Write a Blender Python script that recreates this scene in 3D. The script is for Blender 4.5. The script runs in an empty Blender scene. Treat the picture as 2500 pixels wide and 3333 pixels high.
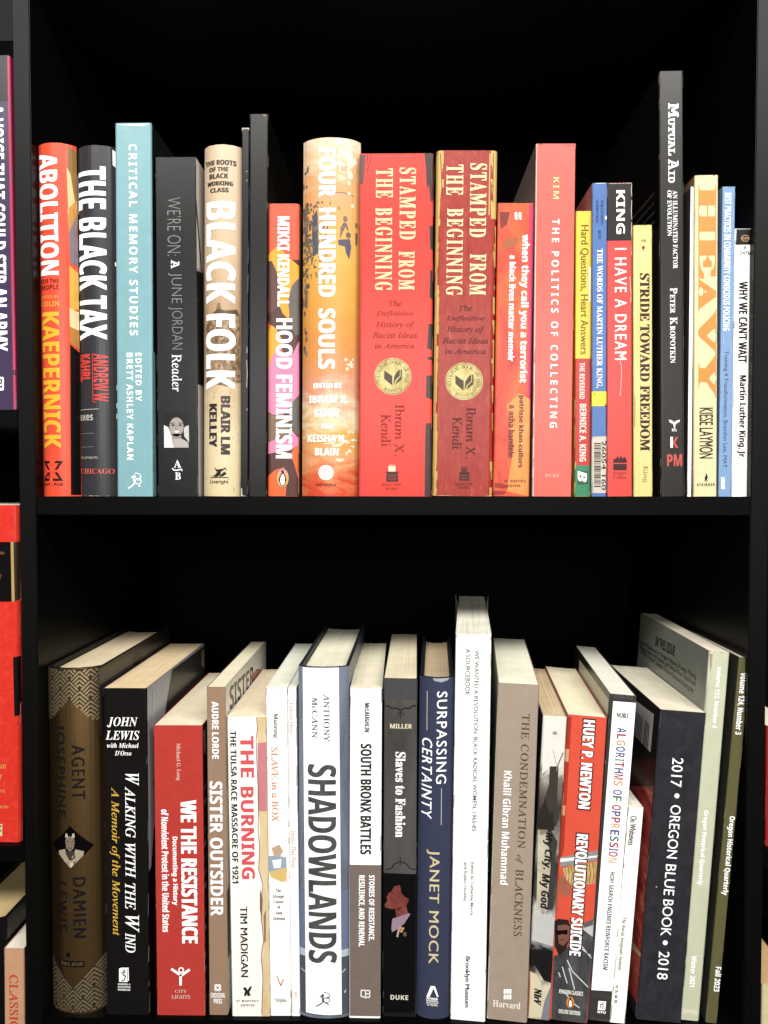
import bpy, bmesh, math, random
from mathutils import Vector, Matrix
random.seed(7)
S = bpy.context.scene
COL = S.collection

# ------------------------------------------------------------------ camera
FPX, CX, CY = 2500.0, 1250.0, 1666.5          # focal length and centre in photo pixels
YAW, TILT = 0.022, 0.0298
CAM = Vector((0.0, -0.51, 0.0049))
cd = bpy.data.cameras.new('camera')
cam = bpy.data.objects.new('camera', cd); COL.objects.link(cam)
cd.sensor_fit = 'VERTICAL'; cd.sensor_height = 36.0; cd.lens = 36.0 * FPX / 3333.0
cd.clip_start = 0.01; cd.clip_end = 50
cam.location = CAM; cam.rotation_euler = (math.pi / 2 - TILT, 0, YAW)
S.camera = cam

# ------------------------------------------------------------------ world and lamps
wd = bpy.data.worlds.new('World'); S.world = wd; wd.use_nodes = True
bg = wd.node_tree.nodes['Background']
bg.inputs[0].default_value = (1.0, 0.97, 0.94, 1); bg.inputs[1].default_value = 0.04

def area(name, loc, aim, sx, sy, watts, col):
    l = bpy.data.lights.new(name, 'AREA'); l.shape = 'RECTANGLE'; l.size = sx; l.size_y = sy
    l.energy = watts; l.color = col
    o = bpy.data.objects.new(name, l); COL.objects.link(o); o.location = loc
    o.rotation_euler = (Vector(aim) - Vector(loc)).to_track_quat('-Z', 'Y').to_euler()
    return o
area('ceiling_lamp', (0.16, -1.15, 1.02), (0.03, 0.0, -0.20), 2.4, 0.35, 60.0, (1.0, 0.975, 0.93))
area('room_lamp', (0.10, -2.6, 0.42), (0.0, 0.0, 0.0), 1.8, 0.5, 39.0, (1.0, 0.98, 0.95))

vs = S.view_settings
vs.view_transform = 'Standard'; vs.look = 'None'; vs.gamma = 1; vs.use_curve_mapping = False
vs.exposure = 0.0
S.cycles.max_bounces = 6; S.cycles.diffuse_bounces = 3; S.cycles.glossy_bounces = 3
S.cycles.sample_clamp_indirect = 3

# ------------------------------------------------------------------ pixel rays -> world
RC = cam.rotation_euler.to_matrix()
def ray(px, py):
    return RC @ Vector(((px - CX) / FPX, -(py - CY) / FPX, -1.0))
def W(px, py, Y):
    d = ray(px, py); t = (Y - CAM.y) / d.y
    return CAM + d * t

# ------------------------------------------------------------------ materials
def lin(h):
    if isinstance(h, str):
        h = h.lstrip('#'); c = [int(h[i:i + 2], 16) / 255 for i in (0, 2, 4)]
    else:
        c = h
    return [x / 12.92 if x <= 0.04045 else ((x + 0.055) / 1.055) ** 2.4 for x in c]
GAIN = 0.62
def alb(h):
    c = lin(h); g = GAIN + (0.86 - GAIN) * max(0.0, min(1.0, (min(c) - 0.72) / 0.2)); g *= 0.5 + 0.5 * min(1.0, max(c) / 0.10); return [min(0.86, x * g) for x in c]
MC = {}
def mat(h, rough=0.30, metal=0.0, var=0.10, scale=90.0, spec=0.20):
    """printed card or paper with slight unevenness of the ink"""
    k = (h, rough, metal, var, scale, spec)
    if k in MC: return MC[k]
    m = bpy.data.materials.new('print'); m.use_nodes = True
    nt = m.node_tree; N = nt.nodes; L = nt.links; b = N['Principled BSDF']
    c = alb(h) if metal < 0.3 else [x * 0.95 for x in lin(h)]
    tc = N.new('ShaderNodeTexCoord')
    n1 = N.new('ShaderNodeTexNoise'); n1.inputs['Scale'].default_value = scale; n1.inputs['Detail'].default_value = 6; n1.inputs['Roughness'].default_value = 0.7
    L.new(tc.outputs['Object'], n1.inputs['Vector'])
    mr = N.new('ShaderNodeMapRange'); mr.inputs['From Min'].default_value = 0.25; mr.inputs['From Max'].default_value = 0.75
    mr.inputs['To Min'].default_value = 1 - var; mr.inputs['To Max'].default_value = 1 + var * 0.6
    L.new(n1.outputs['Fac'], mr.inputs['Value'])
    mx = N.new('ShaderNodeVectorMath'); mx.operation = 'MULTIPLY'; mx.inputs[0].default_value = c
    L.new(mr.outputs['Result'], mx.inputs[1]); L.new(mx.outputs['Vector'], b.inputs['Base Color'])
    b.inputs['Roughness'].default_value = rough; b.inputs['Metallic'].default_value = metal
    b.inputs['Specular IOR Level'].default_value = spec
    bp = N.new('ShaderNodeBump'); bp.inputs['Strength'].default_value = 0.05; bp.inputs['Distance'].default_value = 0.001
    L.new(n1.outputs['Fac'], bp.inputs['Height']); L.new(bp.outputs['Normal'], b.inputs['Normal'])
    MC[k] = m
    return m

def mat_mottle(stops, scale=(40, 40, 40), rough=0.30, detail=5, dist=0.6, lo=0.3, hi=0.7):
    """painted pattern: noise through a colour ramp"""
    k = ('mot', tuple(stops), scale, rough, detail, dist)
    if k in MC: return MC[k]
    m = bpy.data.materials.new('painted_print'); m.use_nodes = True
    nt = m.node_tree; N = nt.nodes; L = nt.links; b = N['Principled BSDF']
    tc = N.new('ShaderNodeTexCoord'); mp = N.new('ShaderNodeMapping'); mp.inputs['Scale'].default_value = scale
    n = N.new('ShaderNodeTexNoise'); n.inputs['Scale'].default_value = 1; n.inputs['Detail'].default_value = detail
    n.inputs['Distortion'].default_value = dist; n.inputs['Roughness'].default_value = 0.65
    L.new(tc.outputs['Object'], mp.inputs['Vector']); L.new(mp.outputs['Vector'], n.inputs['Vector'])
    mr = N.new('ShaderNodeMapRange'); mr.inputs['From Min'].default_value = lo; mr.inputs['From Max'].default_value = hi
    L.new(n.outputs['Fac'], mr.inputs['Value'])
    cr = N.new('ShaderNodeValToRGB'); L.new(mr.outputs['Result'], cr.inputs['Fac'])
    el = cr.color_ramp.elements
    while len(el) < len(stops): el.new(0.5)
    for e, (p, h) in zip(el, stops):
        e.position = p; e.color = alb(h) + [1]
    L.new(cr.outputs['Color'], b.inputs['Base Color']); b.inputs['Roughness'].default_value = rough
    b.inputs['Specular IOR Level'].default_value = 0.20
    MC[k] = m
    return m

def mat_strata(stops, h, amp=0.12, scale=(40, 40, 60), rough=0.30, detail=7):
    """painted spine: colours in ragged layers up the height h"""
    m = mat_mottle([(0, '#000000'), (1, '#ffffff')], scale, rough, detail, 1.2 + h, 0.0, 1.0).copy()
    nt = m.node_tree; N = nt.nodes; L = nt.links
    cr = next(n for n in N if n.type == 'VALTORGB'); mr = next(n for n in N if n.type == 'MAP_RANGE'); tc = next(n for n in N if n.type == 'TEX_COORD')
    sp = N.new('ShaderNodeSeparateXYZ'); L.new(tc.outputs['Object'], sp.inputs[0])
    dv = N.new('ShaderNodeMath'); dv.operation = 'DIVIDE'; dv.inputs[1].default_value = h; L.new(sp.outputs['Z'], dv.inputs[0])
    ns = N.new('ShaderNodeMath'); ns.operation = 'MULTIPLY_ADD'; ns.inputs[1].default_value = amp * 2; L.new(mr.outputs['Result'], ns.inputs[0])
    sb = N.new('ShaderNodeMath'); sb.operation = 'SUBTRACT'; sb.inputs[1].default_value = amp; L.new(dv.outputs[0], sb.inputs[0]); L.new(sb.outputs[0], ns.inputs[2])
    L.new(ns.outputs[0], cr.inputs['Fac'])
    el = cr.color_ramp.elements
    while len(el) < len(stops): el.new(0.5)
    for e, (p, c) in zip(el, stops): e.position = p; e.color = alb(c) + [1]
    return m

def mat_pages(h='#efe3bd', dark=0.55, scale=1.0):
    k = ('pages', h, dark, scale)
    if k in MC: return MC[k]
    m = bpy.data.materials.new('paper_edges'); m.use_nodes = True
    nt = m.node_tree; N = nt.nodes; L = nt.links; b = N['Principled BSDF']
    c = lin(h); g_ = sum(c) / 3; c = [min(0.84, (x * 0.72 + g_ * 0.28) * 0.97) for x in c]
    tc = N.new('ShaderNodeTexCoord'); mp = N.new('ShaderNodeMapping'); mp.inputs['Scale'].default_value = (2600 * scale, 5, 5)
    n = N.new('ShaderNodeTexNoise'); n.inputs['Scale'].default_value = 1; n.inputs['Detail'].default_value = 3
    L.new(tc.outputs['Object'], mp.inputs['Vector']); L.new(mp.outputs['Vector'], n.inputs['Vector'])
    n2 = N.new('ShaderNodeTexNoise'); n2.inputs['Scale'].default_value = 45; n2.inputs['Detail'].default_value = 4
    L.new(tc.outputs['Object'], n2.inputs['Vector'])
    r1 = N.new('ShaderNodeMapRange'); r1.inputs['From Min'].default_value = 0.28; r1.inputs['From Max'].default_value = 0.5
    r1.inputs['To Min'].default_value = dark; r1.inputs['To Max'].default_value = 1.0
    L.new(n.outputs['Fac'], r1.inputs['Value'])
    r2 = N.new('ShaderNodeMapRange'); r2.inputs['From Min'].default_value = 0.3; r2.inputs['From Max'].default_value = 0.7
    r2.inputs['To Min'].default_value = 0.88; r2.inputs['To Max'].default_value = 1.04
    L.new(n2.outputs['Fac'], r2.inputs['Value'])
    mu = N.new('ShaderNodeMath'); mu.operation = 'MULTIPLY'; L.new(r1.outputs['Result'], mu.inputs[0]); L.new(r2.outputs['Result'], mu.inputs[1])
    mx = N.new('ShaderNodeVectorMath'); mx.operation = 'MULTIPLY'; mx.inputs[0].default_value = c
    L.new(mu.outputs['Value'], mx.inputs[1]); L.new(mx.outputs['Vector'], b.inputs['Base Color'])
    b.inputs['Roughness'].default_value = 0.8; b.inputs['Specular IOR Level'].default_value = 0.15
    bp = N.new('ShaderNodeBump'); bp.inputs['Strength'].default_value = 0.18; bp.inputs['Distance'].default_value = 0.0006
    L.new(n.outputs['Fac'], bp.inputs['Height']); L.new(bp.outputs['Normal'], b.inputs['Normal'])
    MC[k] = m
    return m

# ------------------------------------------------------------------ objects
def link_mesh(name, verts, faces, mats, idx=None, parent=None, smooth=False):
    me = bpy.data.meshes.new(name); me.from_pydata(verts, [], faces); me.update()
    for m in mats: me.materials.append(m)
    if idx: me.polygons.foreach_set('material_index', idx)
    if smooth: me.polygons.foreach_set('use_smooth', [True] * len(me.polygons))
    o = bpy.data.objects.new(name, me); COL.objects.link(o)
    if parent: o.parent = parent
    return o
def empty(name, loc, label, cat, group=None):
    o = bpy.data.objects.new(name, None); COL.objects.link(o); o.location = loc
    o.empty_display_size = 0.02
    o['label'] = label; o['category'] = cat
    if group: o['group'] = group
    return o
def box_geo(x0, x1, y0, y1, z0, z1):
    v = [(x, y, z) for z in (z0, z1) for y in (y0, y1) for x in (x0, x1)]
    f = [(0, 1, 3, 2), (4, 6, 7, 5), (0, 4, 5, 1), (2, 3, 7, 6), (0, 2, 6, 4), (1, 5, 7, 3)]
    return v, f
def bevel_box(name, x0, x1, y0, y1, z0, z1, m, parent, bev=0.0006):
    v, f = box_geo(x0, x1, y0, y1, z0, z1)
    o = link_mesh(name, v, f, [m], parent=parent)
    bm = bmesh.new(); bm.from_mesh(o.data)
    bmesh.ops.recalc_face_normals(bm, faces=bm.faces)
    bmesh.ops.bevel(bm, geom=list(bm.edges), offset=bev, segments=2, affect='EDGES', clamp_overlap=True)
    bm.to_mesh(o.data); bm.free()
    return o

# ------------------------------------------------------------------ lettering as flat mesh
FONTS = {'r': None, 'b': (0x1D5D4, 0x1D5EE, 0x1D7EC), 's': (0x1D400, 0x1D41A, 0x1D7CE), 'i': (0x1D434, 0x1D44E, None),
         'bi': (0x1D468, 0x1D482, None), 'bsi': (0x1D63C, 0x1D656, None), 'u': (0x1D434, 0x1D44E, None), 'm': (0x1D670, 0x1D68A, 0x1D7F6)}
def conv(s, font):
    t = FONTS[font]
    if t is None: return s
    U, Lo, D = t; r = ''
    for ch in s:
        if 'A' <= ch <= 'Z': r += chr(U + ord(ch) - 65)
        elif 'a' <= ch <= 'z': r += chr(0x210E if (Lo == 0x1D44E and ch == 'h') else Lo + ord(ch) - 97)
        elif D and ch.isdigit(): r += chr(D + ord(ch) - 48)
        else: r += ch
    return r
TC = {}
def text2d(s, font='b', off=0.0, sp=1.0, shear=0.0):
    """outline of a line of text, scaled into the unit square: verts, faces, aspect"""
    k = (s, font, off, sp, shear)
    if k in TC: return TC[k]
    c = bpy.data.curves.new('lettering', 'FONT'); c.body = conv(s, font); c.offset = off; c.space_character = sp
    c.shear = shear if font != 'u' else -0.25; c.resolution_u = 3
    o = bpy.data.objects.new('lettering', c)
    me = o.to_mesh()
    vs_ = [(v.co.x, v.co.y) for v in me.vertices]; fs = [tuple(p.vertices) for p in me.polygons]
    o.to_mesh_clear(); bpy.data.objects.remove(o); bpy.data.curves.remove(c)
    x0 = min(v[0] for v in vs_); x1 = max(v[0] for v in vs_); y0 = min(v[1] for v in vs_); y1 = max(v[1] for v in vs_)
    vs_ = [((x - x0) / (x1 - x0), (y - y0) / (y1 - y0)) for x, y in vs_]
    TC[k] = (vs_, fs, (x1 - x0) / (y1 - y0))
    return TC[k]

LAY = 0.0001
class Book:
    """A book standing with its spine to the front.  q = spine outline in photo pixels:
    (x top-left, x top-right, y top, x bottom-left, x bottom-right, y bottom)."""
    def __init__(s, q, Y, zshelf, D, hard=False, bulge=0.0, cover='#888888', left=None, right=None, pages='#f3e8cc',
                 label='', group=None, boards=None, rough=0.29, metal=0.0, corner=0.0011, flare=0.0, pdark=0.85, head=None, name=None, spine_mat=None, yaw=0.0):
        xtl, xtr, yt, xbl, xbr, yb = q
        a, b_, c, d = W(xtl, yt, Y), W(xtr, yt, Y), W(xbl, yb, Y), W(xbr, yb, Y)
        s.w = ((b_.x - a.x) + (d.x - c.x)) / 2
        top = (a + b_) / 2; bot = (c + d) / 2
        s.Y = Y; s.D = D; s.hard = hard; s.b = bulge; s.r = corner
        s.th = math.atan2(top.x - bot.x, top.z - zshelf)
        s.o = Vector((bot.x, Y, zshelf + s.w / 2 * abs(math.sin(s.th))))
        s.h = (top.z - s.o.z) / math.cos(s.th)
        l_ = lin(cover); s.wearc = None if hard else ('#b8b2a6' if min(l_) > 0.5 else '#%02x%02x%02x' % tuple(int(255 * min(1, (x ** 0.4545) * 0.6 + 0.27)) for x in l_))
        s.yaw = -math.radians(yaw); s.q = q
        s.inv = (Matrix.Rotation(s.yaw, 3, 'Z') @ Matrix.Rotation(s.th, 3, 'Y')).inverted()
        s.k = (W(xtl + 100, yt, Y).x - a.x) / 100          # metres per photo pixel at this depth
        s.ymid = (yt + yb) / 2
        s.mats = []; s.V = []; s.F = []; s.I = []
        base = spine_mat or mat(cover, rough, metal); s.base = base
        s.flare = flare; s.slot(base); s.root = empty(name or ('hardcover_book' if hard else 'paperback_book'), s.o, label, 'book', group)
        s.root.rotation_euler = (0, s.th, s.yaw)
        s.t = 0.0024 if hard else 0.00045
        s.shell(base, mat(left, rough) if left else base, mat(right, rough) if right else base, mat(boards or (cover if not spine_mat else '#d8d0c0'), 0.5))
        s.pageblock(mat_pages(pages, pdark), head)
    def slot(s, m):
        if m not in s.mats: s.mats.append(m)
        return s.mats.index(m)
    # outline of the spine seen from above
    def yprof(s, x):
        hw = s.w / 2; ax = abs(x)
        if s.b > 0:
            u = min(1.0, ax / hw); return s.b * (0.75 * u ** 2 + 0.25 * u ** 6)
        e = ax - (hw - s.r)
        if e <= 0: return 0.0
        e = min(e, s.r); return s.r - math.sqrt(max(0.0, s.r * s.r - e * e))
    def xs(s):
        hw = s.w / 2
        if s.b > 0: n = 14; return [-hw + s.w * i / n for i in range(n + 1)]
        a = [hw - s.r + s.r * math.sin(math.pi / 2 * i / 3) for i in range(4)]
        return [-x for x in reversed(a)] + a
    def shell(s, ms, ml, mr_, mb):
        X = s.xs(); hw = s.w / 2; t = s.t
        out = [(-hw, s.D)] + [(-hw, s.D * 0.5), (-hw, s.yprof(hw) + 0.004)] if s.b > 0 else [(-hw, s.D), (-hw, s.D * 0.5)]
        if s.flare: out = [(-hw - s.flare, s.D), (-hw - s.flare * 0.75, s.D * 0.88), (-hw - s.flare * 0.2, s.D * 0.72), (-hw, s.D * 0.6)]
        nl = len(out)
        out += [(x, s.yprof(x)) for x in X]
        nr = len(out)
        out += ([(hw, s.yprof(hw) + 0.004), (hw, s.D * 0.5), (hw, s.D)] if s.b > 0 else [(hw, s.D * 0.5), (hw, s.D)])
        if s.flare: out = out[:nr] + [(-x, y) for x, y in reversed(out[:nl])]
        inn = []
        for i, (x, y) in enumerate(out):
            if i < nl: inn.append((x + t, y))
            elif i >= nr: inn.append((x - t, y))
            else:
                sx = x * (hw - t) / hw; inn.append((sx, y + t if s.b > 0 else max(t, y + t * 0.5)))
        n = len(out); z0, z1 = 0.0, s.h
        wob = [random.uniform(-0.00012, 0.00012) for _ in out]
        V = [(x, y, z0) for x, y in out] + [(x, y, z1 + wob[i]) for i, (x, y) in enumerate(out)] + [(x, y, z0) for x, y in inn] + [(x, y, z1 + wob[i]) for i, (x, y) in enumerate(inn)]
        F = []; I = []
        li, ri, si, bi = s.slot(ml), s.slot(mr_), s.slot(ms), s.slot(mb)
        for i in range(n - 1):
            F.append((i, i + 1, n + i + 1, n + i)); I.append(li if i < nl else (ri if i >= nr - 1 else si))
            F.append((2 * n + i, 3 * n + i, 3 * n + i + 1, 2 * n + i + 1)); I.append(bi)
            F.append((n + i, n + i + 1, 3 * n + i + 1, 3 * n + i)); I.append(bi)
            F.append((i, 2 * n + i, 2 * n + i + 1, i + 1)); I.append(bi)
        F.append((0, n, 3 * n, 2 * n)); I.append(bi)
        F.append((n - 1, 3 * n - 1, 4 * n - 1, 2 * n - 1)); I.append(bi)
        s.V, s.F, s.I = V, F, I
    def pageblock(s, m, head):
        hw = s.w / 2
        if s.hard:
            px = hw - s.t - 0.0005; y0 = lambda x: s.yprof(x * 0.98) + s.t + 0.0018; D = s.D - 0.005; z0, z1 = 0.003, s.h - (head or 0.0036)
            n = 10
            xs = [-px + 2 * px * i / n for i in range(n + 1)]
            front = [(x, y0(x)) for x in xs]; back = [(x, D - 0.005 * (1 - (x / px) ** 2)) for x in reversed(xs)]
        else:
            px = hw - s.t - 0.0001; D = s.D - 0.0012; z0, z1 = 0.0006, s.h - (head or 0.0003)
            n = 8
            xs = [-px + 2 * px * i / n for i in range(n + 1)]
            front = [(x, max(s.yprof(x), 0) + s.t + 0.0002) for x in xs]; back = [(x, D) for x in reversed(xs)]
        P = front + back; k = len(P)
        rnd = [random.uniform(-0.0002, 0.0002) for _ in xs]
        rz = rnd + list(reversed(rnd))
        V = [(x, y, z0) for x, y in P] + [(x, y, z1 + rz[i]) for i, (x, y) in enumerate(P)]
        F = []
        for i in range(k): F.append((i, (i + 1) % k, k + (i + 1) % k, k + i))
        for i in range(n):
            j = k - 1 - i
            F.append((k + i, k + i + 1, k + j - 1, k + j)); F.append((i, j, j - 1, i + 1))
        s.pages = link_mesh('page_block', V, F, [m], parent=s.root)
    # ---- px to book coordinates
    def loc(s, px, py):
        d = s.inv @ ray(px, py); c = s.inv @ (CAM - s.o); p = c - d * (c.y / d.y); return (p.x, p.z)
    def side(s, px, py, face):
        X = -s.w / 2 if face == 'L' else s.w / 2
        d = s.inv @ ray(px, py); c = s.inv @ (CAM - s.o)
        t = (X - c.x) / d.x; p = c + d * t
        return (p.y, p.z)
    # ---- flat ink pieces mapped on to the spine
    def put(s, v2, faces, m, lay=1, into=None):
        hw = s.w / 2 - 0.00002
        v2 = [(max(-hw, min(hw, x)), max(0.0002, min(s.h - 0.0002, z))) for x, z in v2]
        bm = bmesh.new(); bv = [bm.verts.new((x, 0, z)) for x, z in v2]
        for f in faces:
            try: bm.faces.new([bv[i] for i in f])
            except ValueError: pass
        mn = min(v[0] for v in v2); mxx = max(v[0] for v in v2)
        for x in s.xs():
            if mn + 1e-6 < x < mxx - 1e-6:
                bmesh.ops.bisect_plane(bm, geom=bm.verts[:] + bm.edges[:] + bm.faces[:], plane_co=(x, 0, 0), plane_no=(1, 0, 0), dist=1e-7)
        bm.verts.index_update(); vv = []
        for v in bm.verts:
            x, z = v.co.x, v.co.z; e = 1e-5
            sl = (s.yprof(x + e) - s.yprof(x - e)) / (2 * e); nrm = math.hypot(1, sl); o = LAY * lay
            vv.append((x + (sl / nrm * o if abs(x) < s.w / 2 - 1e-4 else math.copysign(o, x)), s.yprof(x) - o / nrm, z))
        ff = [tuple(v.index for v in f.verts) for f in bm.faces]; bm.free()
        if into is not None:
            k = len(into[0]); into[0].extend(vv); into[1].extend(tuple(i + k for i in f) for f in ff); into[2].extend([m] * len(ff)); return
        k = len(s.V); s.V.extend(vv); s.F.extend(tuple(i + k for i in f) for f in ff); s.I.extend([s.slot(m)] * len(ff))
    def M(s, c, **kw):
        return c if not isinstance(c, str) else mat(c, **kw)
    def T(s, txt, x0, y0, x1, y1, c='#ffffff', f='b', rot='d', off=0.0, sp=1.0, emb=0.0, lay=2, shear=0.0, into=None):
        """one line of lettering; box = ink box in photo pixels at the line's middle"""
        v, fs, asp = text2d(txt, f, off, sp, shear)
        cx, cz = s.loc((x0 + x1) / 2, (y0 + y1) / 2); w = (x1 - x0) * s.k; h = (y1 - y0) * s.k
        m = s.M(c)
        sh = [0.0] if emb == 0 else [-emb / 2, 0, emb / 2]
        for j, e in enumerate(sh):
            e *= s.k
            if rot == 'd': p = [(cx - w / 2 + b * w, cz + h / 2 - a * h - e) for a, b in v]
            else: p = [(cx - w / 2 + a * w + e, cz - h / 2 + b * h) for a, b in v]
            s.put(p, fs, m, lay + 0.1 * j, into)
    def B(s, y0, y1, c, x0=-1.0, x1=1.0, lay=1):
        """band across the spine from photo row y0 to y1; x as fractions of the half width"""
        hw = s.w / 2; a, b_, yt, c_, d, yb = s.q
        z = []
        for y in (y0, y1):
            f = (y - yt) / (yb - yt); z.append(s.loc((a + b_) / 2 * (1 - f) + (c_ + d) / 2 * f, y)[1])
        s.put([(x0 * hw, z[1]), (x1 * hw, z[1]), (x1 * hw, z[0]), (x0 * hw, z[0])], [(0, 1, 2, 3)], s.M(c), lay)
    def P(s, pts, c, lay=2, into=None):
        v = [s.loc(*p) for p in pts]
        bm = bmesh.new(); f = bm.faces.new([bm.verts.new((x, 0, z)) for x, z in v]); f.normal_update()
        bmesh.ops.triangulate(bm, faces=[f]); bm.verts.index_update()
        fs = [tuple(q.index for q in t.verts) for t in bm.faces]; vv = [(q.co.x, q.co.z) for q in bm.verts]; bm.free()
        s.put(vv, fs, s.M(c), lay, into)
    def E(s, cx, cy, rx, ry, c, lay=2, n=28, into=None, jag=0.0):
        pts = []
        for i in range(n):
            g = 1 + (random.uniform(-jag, jag) if jag else 0)
            pts.append((cx + rx * g * math.cos(2 * math.pi * i / n), cy + ry * g * math.sin(2 * math.pi * i / n)))
        s.P(pts, c, lay, into)
    def Ln(s, pts, wd, c, lay=2, into=None):
        for (xa, ya), (xb, yb) in zip(pts, pts[1:]):
            L = math.hypot(xb - xa, yb - ya) or 1; nx, ny = -(yb - ya) / L * wd / 2, (xb - xa) / L * wd / 2
            s.P([(xa + nx, ya + ny), (xb + nx, yb + ny), (xb - nx, yb - ny), (xa - nx, ya - ny)], c, lay, into)
    def ring(s, cx, cy, r0, r1, c, lay=2, n=40, into=None, ky=1.0):
        v = []; fs = []
        for i in range(n):
            a = 2 * math.pi * i / n
            v += [s.loc(cx + r0 * math.cos(a), cy + ky * r0 * math.sin(a)), s.loc(cx + r1 * math.cos(a), cy + ky * r1 * math.sin(a))]
        for i in range(n):
            j = (i + 1) % n; fs.append((2 * i, 2 * j, 2 * j + 1, 2 * i + 1))
        s.put(v, fs, s.M(c), lay, into)
    def arc(s, txt, cx, cy, r, a0, a1, hgt, c, f='u', lay=3, into=None, flip=False):
        """letters round a circle, a = clock angle in degrees"""
        n = len(txt); wd = [0.45 if ch in 'I ' else (1.25 if ch in 'MW' else 0.9) for ch in txt]; tot = sum(wd); acc = 0
        for ch, wv in zip(txt, wd):
            a = math.radians(a0 + (a1 - a0) * (acc + wv / 2) / tot); acc += wv
            if ch == ' ': continue
            v, fs, asp = text2d(ch, f); w = min(1.3, asp) * hgt
            ux, uy = math.cos(a), math.sin(a); ox, oy = math.sin(a), -math.cos(a)       # along, outward (pixels, y down)
            if flip: ux, uy, ox, oy = -ux, -uy, -ox, -oy
            bx, by = cx + r * math.sin(a), cy - r * math.cos(a)
            p = [s.loc(bx + (q - 0.5) * w * ux + (t - 0.5) * hgt * ox, by + (q - 0.5) * w * uy + (t - 0.5) * hgt * oy) for q, t in v]
            s.put(p, fs, s.M(c), lay, into)
    # ---- ink on the outer faces of the boards (y = depth, z = height)
    def SP(s, face, yz, c, lay=1, faces=None):
        X = (-1 if face == 'L' else 1) * (s.w / 2 + LAY * lay)
        if faces is None:
            bm = bmesh.new(); f = bm.faces.new([bm.verts.new((0, y, z)) for y, z in yz]); f.normal_update(); bmesh.ops.triangulate(bm, faces=[f]); bm.verts.index_update()
            faces = [tuple(q.index for q in t.verts) for t in bm.faces]; yz = [(q.co.y, q.co.z) for q in bm.verts]; bm.free()
        k = len(s.V); s.V.extend((X, max(0.0002, min(s.D - 0.0002, y)), max(0.0002, min(s.h - 0.0002, z))) for y, z in yz); s.F.extend(tuple(i + k for i in f) for f in faces); s.I.extend([s.slot(s.M(c))] * len(faces))
    def SPx(s, face, pts, c, lay=1):
        s.SP(face, [s.side(px, py, face) for px, py in pts], c, lay)
    def STx(s, face, txt, start, end, hgt, c, f='b', lay=2, off=0.0):
        """lettering on a board from photo point start (base line, first letter) to end; hgt in metres"""
        v, fs, asp = text2d(txt, f, off); (ya, za), (yb, zb) = s.side(*start, face), s.side(*end, face)
        s.SP(face, [(ya + (yb - ya) * a, za + (zb - za) * a + b * hgt) for a, b in v], c, lay, fs)
    def part(s, name, geo, parent=None):
        ms = []
        for m in geo[2]:
            if m not in ms: ms.append(m)
        return link_mesh(name, geo[0], geo[1], ms, [ms.index(m) for m in geo[2]], parent=parent or s.root)
    def wear(s):
        """rubbed edges: short pale scrapes along the two long edges of the spine and at its ends"""
        c = s.wearc
        if c is None: return
        st = random.getstate(); random.seed(int(s.h * 1e6) % 99991)
        m = mat(c, 0.6)
        for sx in (-1, 1):
            z = 0.001
            while z < s.h - 0.002:
                l = random.uniform(0.002, 0.018); x = sx * (s.w / 2 - random.uniform(0.0001, 0.0006)); w_ = random.uniform(0.00012, 0.00038)
                if random.random() < 0.25 or z < 0.005 or z > s.h - 0.014: s.put([(x - w_, z), (x + w_ * .4, z + l * .1), (x + w_, z + l), (x - w_ * .3, min(z + l * .9, s.h))], [(0, 1, 2, 3)], m, 2.2)
                z += l + random.uniform(0.001, 0.014)
        for i in range(int(s.w / 0.004) + 2):
            x = random.uniform(-s.w / 2, s.w / 2); l = random.uniform(0.0004, 0.0022); t = random.uniform(0.0002, 0.0006)
            s.put([(x, s.h), (x + l, s.h), (x + l * .7, s.h - t), (x + l * .2, s.h - t * .8)], [(0, 1, 2, 3)], m, 2.2)
        random.setstate(st)
    def done(s):
        s.wear()
        o = link_mesh('cover', s.V, s.F, s.mats, s.I, parent=s.root)
        return s

# ------------------------------------------------------------------ the bookcase
ZU = 0.0
YF = -0.004
ZL = W(1225, 3331, YF).z
blk = mat('#0a0909', 0.5, 0, 0.3, 60.0, 0.06); post = mat('#0f0e0e', 0.42, 0, 0.5, 300.0, 0.14)
inside = mat('#050505', 0.8, 0, 0.2, 60.0, 0.05)
case = empty('bookcase', (0, YF, ZL - 0.02), 'black laminate bookcase whose middle bay holds two full rows of books', 'bookcase')
def part_box(name, x0, x1, z0, z1, y0=YF, y1=0.262, m=blk):
    o = case.location
    return bevel_box(name, x0 - o.x, x1 - o.x, y0 - o.y, y1 - o.y, z0 - o.z, z1 - o.z, m, case)
xa, xb = W(59, 1333, YF).x, W(115, 1500, YF).x          # left upright
xc, xd = W(2443, 1666, YF).x, W(2498, 1900, YF).x       # right upright
TOPZ = 0.353
part_box('upright', xa, xb, ZL - 0.25, TOPZ + 0.1, m=post)
part_box('upright', xc, xd, ZL - 0.25, TOPZ + 0.1, m=post)
th = ZU - W(1250, 1677, YF).z
part_box('shelf', xb + 0.0002, xc - 0.0002, -th, ZU, YF + 0.0005)
part_box('shelf', xb + 0.0002, xc - 0.0002, ZL - th, ZL, YF + 0.0005)
part_box('shelf', xb + 0.0002, xc - 0.0002, TOPZ - th, TOPZ, YF + 0.0005)
LB = [W(20, 1333, YF).z, W(20, 2757, YF).z, W(20, 3700, YF).z]
LBb = [W(20, 1392, YF).z, W(20, 2808, YF).z, W(20, 3760, YF).z]
for a, b_ in zip(LB, LBb): part_box('shelf', xa - 0.30, xa - 0.0002, b_, a, YF + 0.0005)
RB = [W(2490, 2772, YF).z, W(2490, 3700, YF).z]
for a in RB: part_box('shelf', xd + 0.0002, xd + 0.30, a - th, a, YF + 0.0005)
part_box('back_panel', xa - 0.30, xd + 0.30, ZL - 0.25, TOPZ + 0.1, 0.2625, 0.268, inside)

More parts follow.
